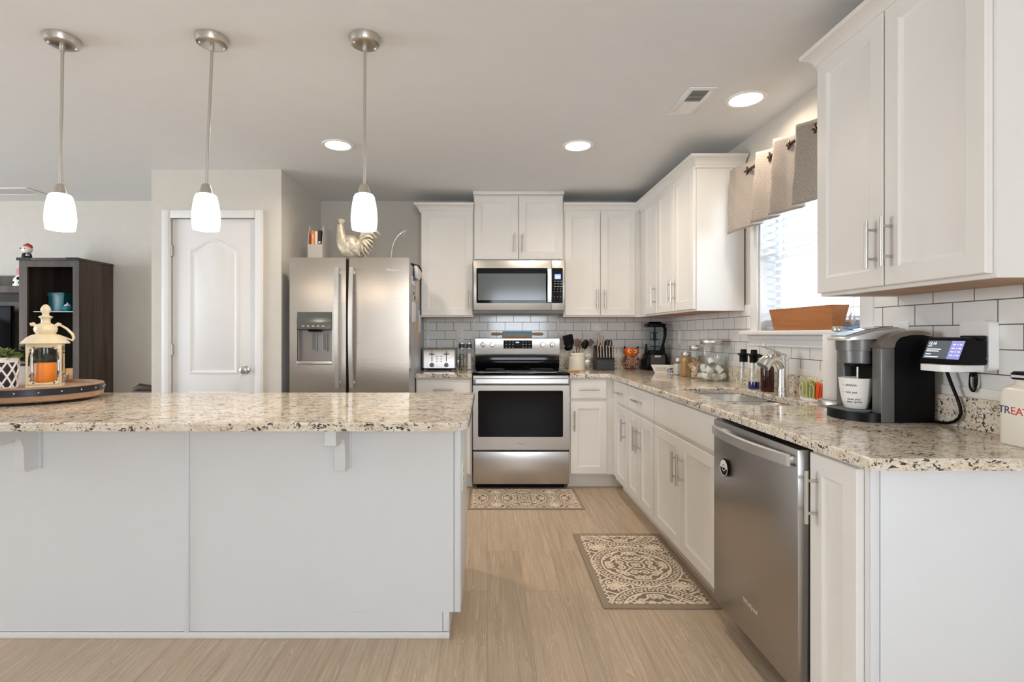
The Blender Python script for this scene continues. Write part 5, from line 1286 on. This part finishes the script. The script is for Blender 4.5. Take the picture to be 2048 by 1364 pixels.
def leafy(t, r_, z0, h, n, m, seed, ls=.03):
    random.seed(seed); b = MB()
    for k in range(n):
        a = random.uniform(0, 2*PI); e = random.random()**.7; rad = r_*e
        x, y, z = rad*math.cos(a), rad*math.sin(a), z0+h*(1-e*e*.6)*random.uniform(.35, 1)
        d = V((math.cos(a)*(.4+e), math.sin(a)*(.4+e), random.uniform(.1, .9))).normalized(); s_ = d.cross(V((0,0,1))).normalized(); L = ls*random.uniform(.7, 1.2); w = L*.36
        up = s_.cross(d)*(.12*L); p = V((x,y,z))
        vs_ = [b.bm.verts.new(q) for q in (p, p+d*L*.45+s_*w+up, p+d*L, p+d*L*.45-s_*w+up, p+d*L*.5-up)]
        for q in ((0,1,4),(1,2,4),(2,3,4),(3,0,4)): b._f([vs_[i] for i in q])
    f = b.build('foliage', m, t, recalc=False)
    b = MB()
    for k in range(14):
        a = random.uniform(0, 2*PI); b.tube([(0,0,z0-.02),(r_*.5*math.cos(a),r_*.5*math.sin(a),z0+h*.45),(r_*.8*math.cos(a),r_*.8*math.sin(a),z0+h*.62)], .0016, 5)
    b.build('stems', m, t)
M['leafl'] = noisy('pale_green_leaf', lin((128,146,92)), .25, 30, .6, 0); M['leafd'] = noisy('dark_green_leaf', lin((58,74,44)), .3, 30, .6, 0)
t = thing('potted_plant', 'small pale green plant in a white lattice pot over dark liner on the tray', 'plant', (-2.213, 2.335, TF))
b = MB(); b.lathe([(0,0),(.046,0),(.0495,.004),(.0555,.128),(.052,.13),(.047,.12),(.0,.118)], seg=40); b.build('dark_liner', mat('dark_liner', lin((52,42,56)), .6), t)
b = MB(); b.lathe([(.0475,0),(.0505,0),(.0515,.010),(.0485,.010)], seg=40, cap=False); b.lathe([(.0552,.122),(.058,.122),(.0605,.142),(.057,.144),(.0545,.132)], seg=40, cap=False)
for k in range(9):
    for s in (-1, 1):
        P_ = []
        for i in range(13):
            z = .006+.122*i/12; a = 2*PI*k/9+s*1.25*(i/12)+(.35 if s > 0 else 0); rr = .0508+.006*z/.13+(.0006 if s > 0 else 0); P_.append((rr*math.cos(a), rr*math.sin(a), z))
        b.tube(P_, .0042, 6, flat=1)
b.build('lattice_pot', M['white'], t)
leafy(t, .062, .128, .05, 260, M['leafl'], 11, .022)
t = thing('potted_plant', 'dark green bushy plant in a plain white pot at the back of the tray', 'plant', (-2.25, 2.53, TF))
b = MB(); b.rings([[(x, y, z) for x, y in rrect(-w, w, -.035, .035, .008, 3)] for w, z in ((.045,0),(.048,.004),(.050,.105),(.046,.105),(.044,.095))]); b.build('pot', M['ceramic'], t)
leafy(t, .058, .10, .09, 420, M['leafd'], 12, .026)

# ---------------------------------------------------------------- living room beyond the island
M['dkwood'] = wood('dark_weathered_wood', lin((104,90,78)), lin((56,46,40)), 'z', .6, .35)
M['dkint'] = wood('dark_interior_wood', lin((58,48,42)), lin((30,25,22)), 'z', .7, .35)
t = thing('display_cabinet', 'tall dark weathered wood display cabinet with open shelves in the living room', 'cabinet', (-3.65, 4.45, 0))
c0, c1, cy0, cy1 = -3.90, -3.40, 4.262, 4.652
b = MB(); b.box(c0, c0+.02, cy0+.02, cy1, 0, 1.84); b.box(c1-.02, c1, cy0+.02, cy1, 0, 1.84); b.build('side_panel', M['dkwood'], t, w=True)
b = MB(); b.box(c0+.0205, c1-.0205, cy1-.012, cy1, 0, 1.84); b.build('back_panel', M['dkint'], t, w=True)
b = MB(); b.box(c0, c0+.068, cy0, cy0+.0195, 0, 1.785); b.box(c1-.052, c1, cy0, cy0+.0195, 0, 1.785); b.box(c0, c1, cy0, cy0+.0195, 1.7855, 1.8395); b.box(c0+.0685, c1-.0525, cy0, cy0+.0195, 0, .12); b.build('face_frame', M['dkwood'], t, w=True)
b = MB(); b.box(c0-.012, c1+.006, cy0-.01, cy1, 1.8405, 1.86, .002); b.build('top_board', M['dkwood'], t, w=True)
b = MB(); b.box(c0+.0215, c1-.0215, cy0+.03, cy1-.013, 1.410, 1.418); b.build('glass_shelf', mat('smoked_shelf', (.03,.03,.03), .1), t, w=True)
for z in (.80, .12):
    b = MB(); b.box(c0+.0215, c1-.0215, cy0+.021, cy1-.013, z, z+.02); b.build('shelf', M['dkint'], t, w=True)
for x0, x1, z in ((c1-.10, c1+.0065, 1.858),(c0-.0125, c0+.10, 1.858)):
    b = MB(); b.box(x0, x1, cy0-.0125, cy0-.0105, 1.838, 1.862); b.build('iron_bracket', M['dark'], t, w=True)
t = thing('tv_hutch', 'dark wood hutch bridge running left from the display cabinet above the television', 'hutch', (-4.55, 4.45, 0))
b = MB(); b.box(-5.2, c0-.014, 4.30, 4.64, 1.575, 1.63); b.build('bridge_shelf', M['dkwood'], t, w=True)
b = MB(); b.box(-5.2, c0-.014, 4.60, 4.64, 1.6305, 1.75); b.build('back_rail', M['dkwood'], t, w=True)
b = MB(); b.box(-5.2, c0-.014, 4.32, 4.64, .50, .55); b.box(-5.2, -5.14, 4.30, 4.64, 0, 1.574); b.box(-5.2, c0-.014, 4.34, 4.64, 0, .499); b.build('console', M['dkwood'], t, w=True)
b = MB(); b.box(-5.13, c0-.02, 4.335, 4.345, 1.50, 1.5745); b.build('valance_board', M['dkint'], t, w=True)
t = thing('television', 'black flat television under the dark wood hutch at the far left', 'television', (-4.63, 4.45, .5505))
b = MB(); b.box(-.50, .505, -.02, .02, .05, .92, .004); b.build('screen', M['blackglass'], t)
b = MB(); b.box(-.16,.16,-.1,.1,0,.015); b.cyl((0,.0,.015),(0,.0,.06),.03); b.build('stand', M['dark'], t)
t = thing('snowman_figurine', 'snowman figurine with a red hat on top of the display cabinet', 'figurine', (-3.868, 4.30, 1.8605))
b = MB(); b.ell((0,0,.075),(.042,.036,.034),20,14); b.build('head', M['ceramic'], t)
b = MB(); b.lathe([(.034,0),(.036,.006),(.03,.04),(.02,.046)], seg=20); b.build('body', M['dark'], t)
b = MB(); b.tube([(-.006,-.002,.094),(.012,0,.108),(.034,0,.100),(.042,0,.088)], [.024,.022,.014,.008], 14); b.build('hat', mat('red_felt', lin((176,58,42)), .8), t)
b = MB(); b.ell((-.043,-.006,.084),(.009,.009,.009),10,8); b.ell((-.012,-.034,.08),(.004,.003,.004),8,6); b.ell((.012,-.034,.08),(.004,.003,.004),8,6); b.build('ear_muff', M['dark'], t)
b = MB(); b.box(.018,.036,-.034,-.012,.018,.023); b.box(.018,.036,-.034,-.012,.030,.034); b.build('scarf_stripe', M['white'], t)
t = thing('cow_figurine', 'black and white spotted figurine with a pink top on the hutch shelf', 'figurine', (-3.975, 4.37, 1.6305))
b = MB(); b.lathe([(.0,0),(.058,0),(.062,.02),(.056,.06),(.040,.085),(.026,.1)], seg=24); b.build('body', M['ceramic'], t)
b = MB()
for a, z, s in ((-1.3,.065,.014),(-1.9,.03,.012),(-1.1,.03,.01),(-2.6,.05,.014),(-2.4,.02,.012),(-.5,.04,.014)):
    rr = .058-.18*max(0, z-.03); b.ell((rr*math.cos(a), rr*math.sin(a), z), (s*.8, s*.8, s), 10, 8)
b.build('spots', M['dark'], t)
b = MB(); b.lathe([(.026,.1),(.034,.112),(.036,.135),(.028,.155),(.0,.165)], seg=20); b.build('pink_hat', mat('pink_felt', lin((212,142,138)), .8), t)
M['teal'] = noisy('teal_glaze', lin((24,98,104)), .15, 15, .3, 0)
t = thing('teal_box', 'tall dark teal box on the upper shelf of the display cabinet', 'box', (-3.70, 4.45, 1.4185))
b = MB(); b.rings([[(x, y, z) for x, y in rrect(-w, w, -.06, .06, .006, 3)] for w, z in ((.062,0),(.066,.004),(.068,.135))]); b.build('box', M['teal'], t)
b = MB(); b.rings([[(x, y, z) for x, y in rrect(-w, w, -.064, .064, .006, 3)] for w, z in ((.072,.1355),(.073,.16),(.069,.163))]); b.build('lid', M['teal'], t)
t = thing('ginger_jar', 'small turquoise lidded pot before the teal box on the upper shelf', 'jar', (-3.575, 4.36, 1.4185))
b = MB(); b.lathe([(0,0),(.020,0),(.032,.014),(.036,.03),(.028,.044),(.022,.048)], seg=24); b.build('pot', noisy('turquoise_glaze', lin((52,138,150)), .2, 30, .2, 0), t)
b = MB(); b.lathe([(.024,.048),(.022,.056),(.008,.062),(.006,.066),(.008,.072),(.0,.075)], seg=20); b.build('lid', M['ceramic'], t)
t = thing('orange_box', 'orange wooden box on the lower shelf of the display cabinet', 'box', (-3.575, 4.47, .8205))
b = MB(); b.box(-.07,.07,-.05,.05,0,.11,.004); b.build('box', noisy('orange_paint', lin((206,140,58)), .1, 30, .5, 0), t)
t = thing('votive_cup', 'small cream votive cup in front of the orange box', 'candle holder', (-3.60, 4.36, .8205))
b = MB(); b.lathe([(0,0),(.022,0),(.03,.06),(.027,.06),(.02,.01),(0,.008)], seg=24); b.build('cup', M['cream'], t)
t = thing('brown_armchair', 'dark brown chair whose top just shows beyond the island', 'chair', (-2.70, 4.20, 0))
lm = noisy('dark_leather', lin((62,46,34)), .15, 20, .5, .2)
b = MB(); b.tube([(-.19,0,.765),(-.15,0,.785),(-.05,.01,.775),(.06,.01,.775),(.16,0,.787),(.215,0,.79)], [.02,.03,.024,.024,.03,.025], 12, flat=1.2); b.box(-.21,.225,-.03,.05,.30,.765,.02); b.build('backrest', lm, t)
b = MB(); b.box(-.22,.225,-.42,-.032,.26,.42,.03); b.build('seat', lm, t)
for x in (-.19,.195):
    for y in (-.38,.02):
        b = MB(); b.cyl((x,y,0),(x,y,.262),.018,.024); b.build('leg', M['dkwood'], t)

# ---------------------------------------------------------------- patterned rugs
def rug_pattern(lx, ly, res=.002):
    """cream scrollwork laid out as strokes and small blobs; returned as coverage on a grid (long side along x)"""
    nx, ny = int(round(2*lx/res)), int(round(2*ly/res)); A = np.zeros((ny+1, nx+1))
    def stamp(x, y, r_):
        i0, i1 = int((x+lx-r_-res)/res), int((x+lx+r_+res)/res)+2; j0, j1 = int((y+ly-r_-res)/res), int((y+ly+r_+res)/res)+2
        i0, j0 = max(i0,0), max(j0,0); i1, j1 = min(i1,nx+1), min(j1,ny+1)
        if i0 >= i1 or j0 >= j1: return
        X, Y = np.meshgrid(np.arange(i0,i1)*res-lx, np.arange(j0,j1)*res-ly); d = np.hypot(X-x, Y-y)
        A[j0:j1, i0:i1] = np.maximum(A[j0:j1, i0:i1], np.clip((r_-d)/res+.5, 0, 1))
    def stroke(P_, w):
        for (x0,y0),(x1,y1) in zip(P_, P_[1:]):
            n = max(1, int(math.hypot(x1-x0, y1-y0)/(res*1.2)))
            for k in range(n+1): stamp(x0+(x1-x0)*k/n, y0+(y1-y0)*k/n, w*.58)
    def circ(cx, cy, r_, w, a0=0, a1=2*PI, n=64): stroke([(cx+r_*math.cos(a0+(a1-a0)*k/n), cy+r_*math.sin(a0+(a1-a0)*k/n)) for k in range(n+1)], w)
    def spir(cx, cy, r_, ph, m, w, turns=1.35): stroke([(cx+r_*(1-.88*k/30)*math.cos(ph+m*2*PI*turns*k/30), cy+r_*(1-.88*k/30)*math.sin(ph+m*2*PI*turns*k/30)) for k in range(31)], w)
    def clear(cx, cy, r_):
        X, Y = np.meshgrid(np.arange(nx+1)*res-lx, np.arange(ny+1)*res-ly); A[np.hypot(X-cx, Y-cy) < r_] = 0
    S = ly/.222
    # corner scrolls and honeycomb lines first, then the side roundels, then the main medallion over them
    for sx in (-1, 1):
        for sy in (-1, 1):
            c = (sx*.215*S, sy*.150*S)
            for da, rr in ((0,.024),(1.57,.022),(3.14,.024),(4.71,.022)): spir(c[0]+.034*S*math.cos(da+.78), c[1]+.034*S*math.sin(da+.78), rr*S, da, 1 if da in (0,3.14) else -1, .0085*S)
            stamp(c[0], c[1], .016*S); stroke([(c[0]-.05*S,c[1]-.0*S),(c[0]+.05*S,c[1])], .008*S); stroke([(c[0],c[1]-.055*S),(c[0],c[1]+.055*S)], .008*S)
            for k in range(6): a = 2*PI*k/6; b_ = 2*PI*(k+1)/6; stroke([(c[0]+.085*S*math.cos(a),c[1]+.085*S*math.sin(a)),(c[0]+.085*S*math.cos(b_),c[1]+.085*S*math.sin(b_))], .009*S)
            for k in range(3): spir(sx*(.33+.035*k)*S, sy*(.195-.05*k)*S, .024*S, k, sx*sy, .0085*S); 
            spir(sx*.30*S, sy*.085*S, .026*S, 1, -sx*sy, .0085*S)
    def medallion(cx, cy):
        clear(cx, cy, .222*S)
        circ(cx, cy, .220*S, .007*S, n=140); circ(cx, cy, .168*S, .008*S, n=120)
        for k in range(22):
            a = 2*PI*k/22
            circ(cx+.194*S*math.cos(a), cy+.194*S*math.sin(a), .0115*S, .006*S, n=16)
            a += PI/22; p = lambda r_, d: (cx+r_*S*math.cos(a+d), cy+r_*S*math.sin(a+d))
            stroke([p(.180,0), p(.196,0)], .006*S); stroke([p(.209,.045), p(.196,0), p(.209,-.045)], .006*S)
        circ(cx, cy, .042*S, .008*S)
        for k in range(4):
            a = PI/2*k+PI/4; circ(cx+.015*S*math.cos(a), cy+.015*S*math.sin(a), .0095*S, .006*S, n=14)
        for k in range(4):
            a = PI/2*k; ca, sa = math.cos(a), math.sin(a)
            def T_(u, v): return (cx+S*(u*ca-v*sa), cy+S*(u*sa+v*ca))
            for m in (-1, 1):
                c = T_(.080, m*.026); spir(c[0], c[1], .024*S, a-m*PI/2, -m, .0085*S, 1.3)
                c = T_(.128, m*.018); spir(c[0], c[1], .016*S, a+PI, m, .007*S, 1.1)
            stroke([T_(.108,-.05), T_(.120,-.036), T_(.145,-.034), T_(.152,0), T_(.145,.034), T_(.120,.036), T_(.108,.05)], .0085*S); stamp(*T_(.128,0), .008*S); stamp(*T_(.140,0), .006*S)
            a2 = a+PI/4; ca2, sa2 = math.cos(a2), math.sin(a2)
            def U_(u, v): return (cx+S*(u*ca2-v*sa2), cy+S*(u*sa2+v*ca2))
            stroke([U_(.045,0), U_(.085,0), U_(.104,0)], .008*S)
            for m in (-1, 1):
                c = U_(.118, m*.024); spir(c[0], c[1], .019*S, a2+PI, m, .008*S, 1.2)
                stroke([U_(.150,m*.012), U_(.156,m*.045), U_(.148,m*.06)], .009*S)
            stamp(*U_(.122,0), .010*S); stroke([U_(.122,0), U_(.158,0)], .008*S)
    for s in (-1, 1): medallion(s*.445*S, 0)
    medallion(0, 0)
    for s in (-1, 1):
        for m in (-1, 1): stroke([(s*.222*S, m*.03*S),(s*.19*S, m*.07*S)], .008*S)
        stamp(s*.2225*S, 0, .014*S)
    k = -lx
    while k < lx:
        for s in (-1, 1): circ(k, s*ly, .016, .006, 0 if s < 0 else PI, PI if s < 0 else 2*PI, 14)
        k += .036
    k = -ly
    while k < ly:
        for s in (-1, 1): circ(s*lx, k, .016, .006, PI/2 if s > 0 else -PI/2, 1.5*PI if s > 0 else PI/2, 14)
        k += .036
    return A
def rug_mats():
    m = mat('rug_pile', (.5,.4,.3), .95); q = NT(m); at = q.n('ShaderNodeAttribute'); at.attribute_name = 'weave'
    n = q.noise(q.coord((1,1,1)), 260, 3); f = q.t.nodes.new('ShaderNodeMath'); f.operation = 'MULTIPLY_ADD'; f.inputs[1].default_value = .25; q.l(n, f.inputs[0]); q.l(at.outputs['Fac'], f.inputs[2])
    q.base(q.mix(q.ramp(at.outputs['Fac'], [(.25,(0,0,0)),(.7,(1,1,1))]), q.ramp(n, [(.3, lin((124,108,92))), (.7, lin((146,128,111)))]), q.ramp(n, [(.3, lin((226,208,187))), (.7, lin((244,228,209)))])))
    q.bump(f.outputs[0], .3, .002); return m
M['pile'] = rug_mats(); M['binding'] = noisy('rug_binding', lin((156,140,120)), .05, 200, .9, .2)
def rug(label, cx, cy, rz, Lx, Ly, bd):
    t = thing('kitchen_rug', label, 'rug', (cx, cy, .0006), rz)
    lx, ly = Lx/2-bd, Ly/2-bd; A = rug_pattern(lx, ly); ny, nx = A.shape
    xs = np.linspace(-lx, lx, nx); ys = np.linspace(-ly, ly, ny); X, Y = np.meshgrid(xs, ys)
    co = np.stack([X, Y, np.full_like(X, .0066)], -1).reshape(-1, 3); idx = np.arange(nx*ny).reshape(ny, nx)
    F = np.stack([idx[:-1,:-1], idx[:-1,1:], idx[1:,1:], idx[1:,:-1]], -1).reshape(-1, 4)
    me = bpy.data.meshes.new('pile'); me.vertices.add(len(co)); me.vertices.foreach_set('co', co.ravel())
    me.loops.add(F.size); me.loops.foreach_set('vertex_index', F.ravel()); me.polygons.add(len(F)); me.polygons.foreach_set('loop_start', np.arange(0, F.size, 4)); me.update(calc_edges=True)
    a = me.attributes.new('weave', 'FLOAT', 'POINT'); a.data.foreach_set('value', A.ravel().astype(np.float32)); me.materials.append(M['pile'])
    o = bpy.data.objects.new('pile', me); C.objects.link(o); o.parent = t
    b = MB(); b.box(-Lx/2, Lx/2, -Ly/2, Ly/2, 0, .0058, .002); 
    for q in ((-Lx/2,Lx/2,-Ly/2,-ly),(-Lx/2,Lx/2,ly,Ly/2),(-Lx/2,-lx,-ly,ly),(lx,Lx/2,-ly,ly)): b.box(*q, .0056, .0075, .0006)
    b.build('binding', M['binding'], t)
rug('patterned beige rug on the floor before the sink cabinet and dishwasher', .785, 2.70, PI/2-.008, .845, .525, .032)
rug('patterned beige rug on the floor in front of the range', .275, 3.80, 0, .82, .47, .02)
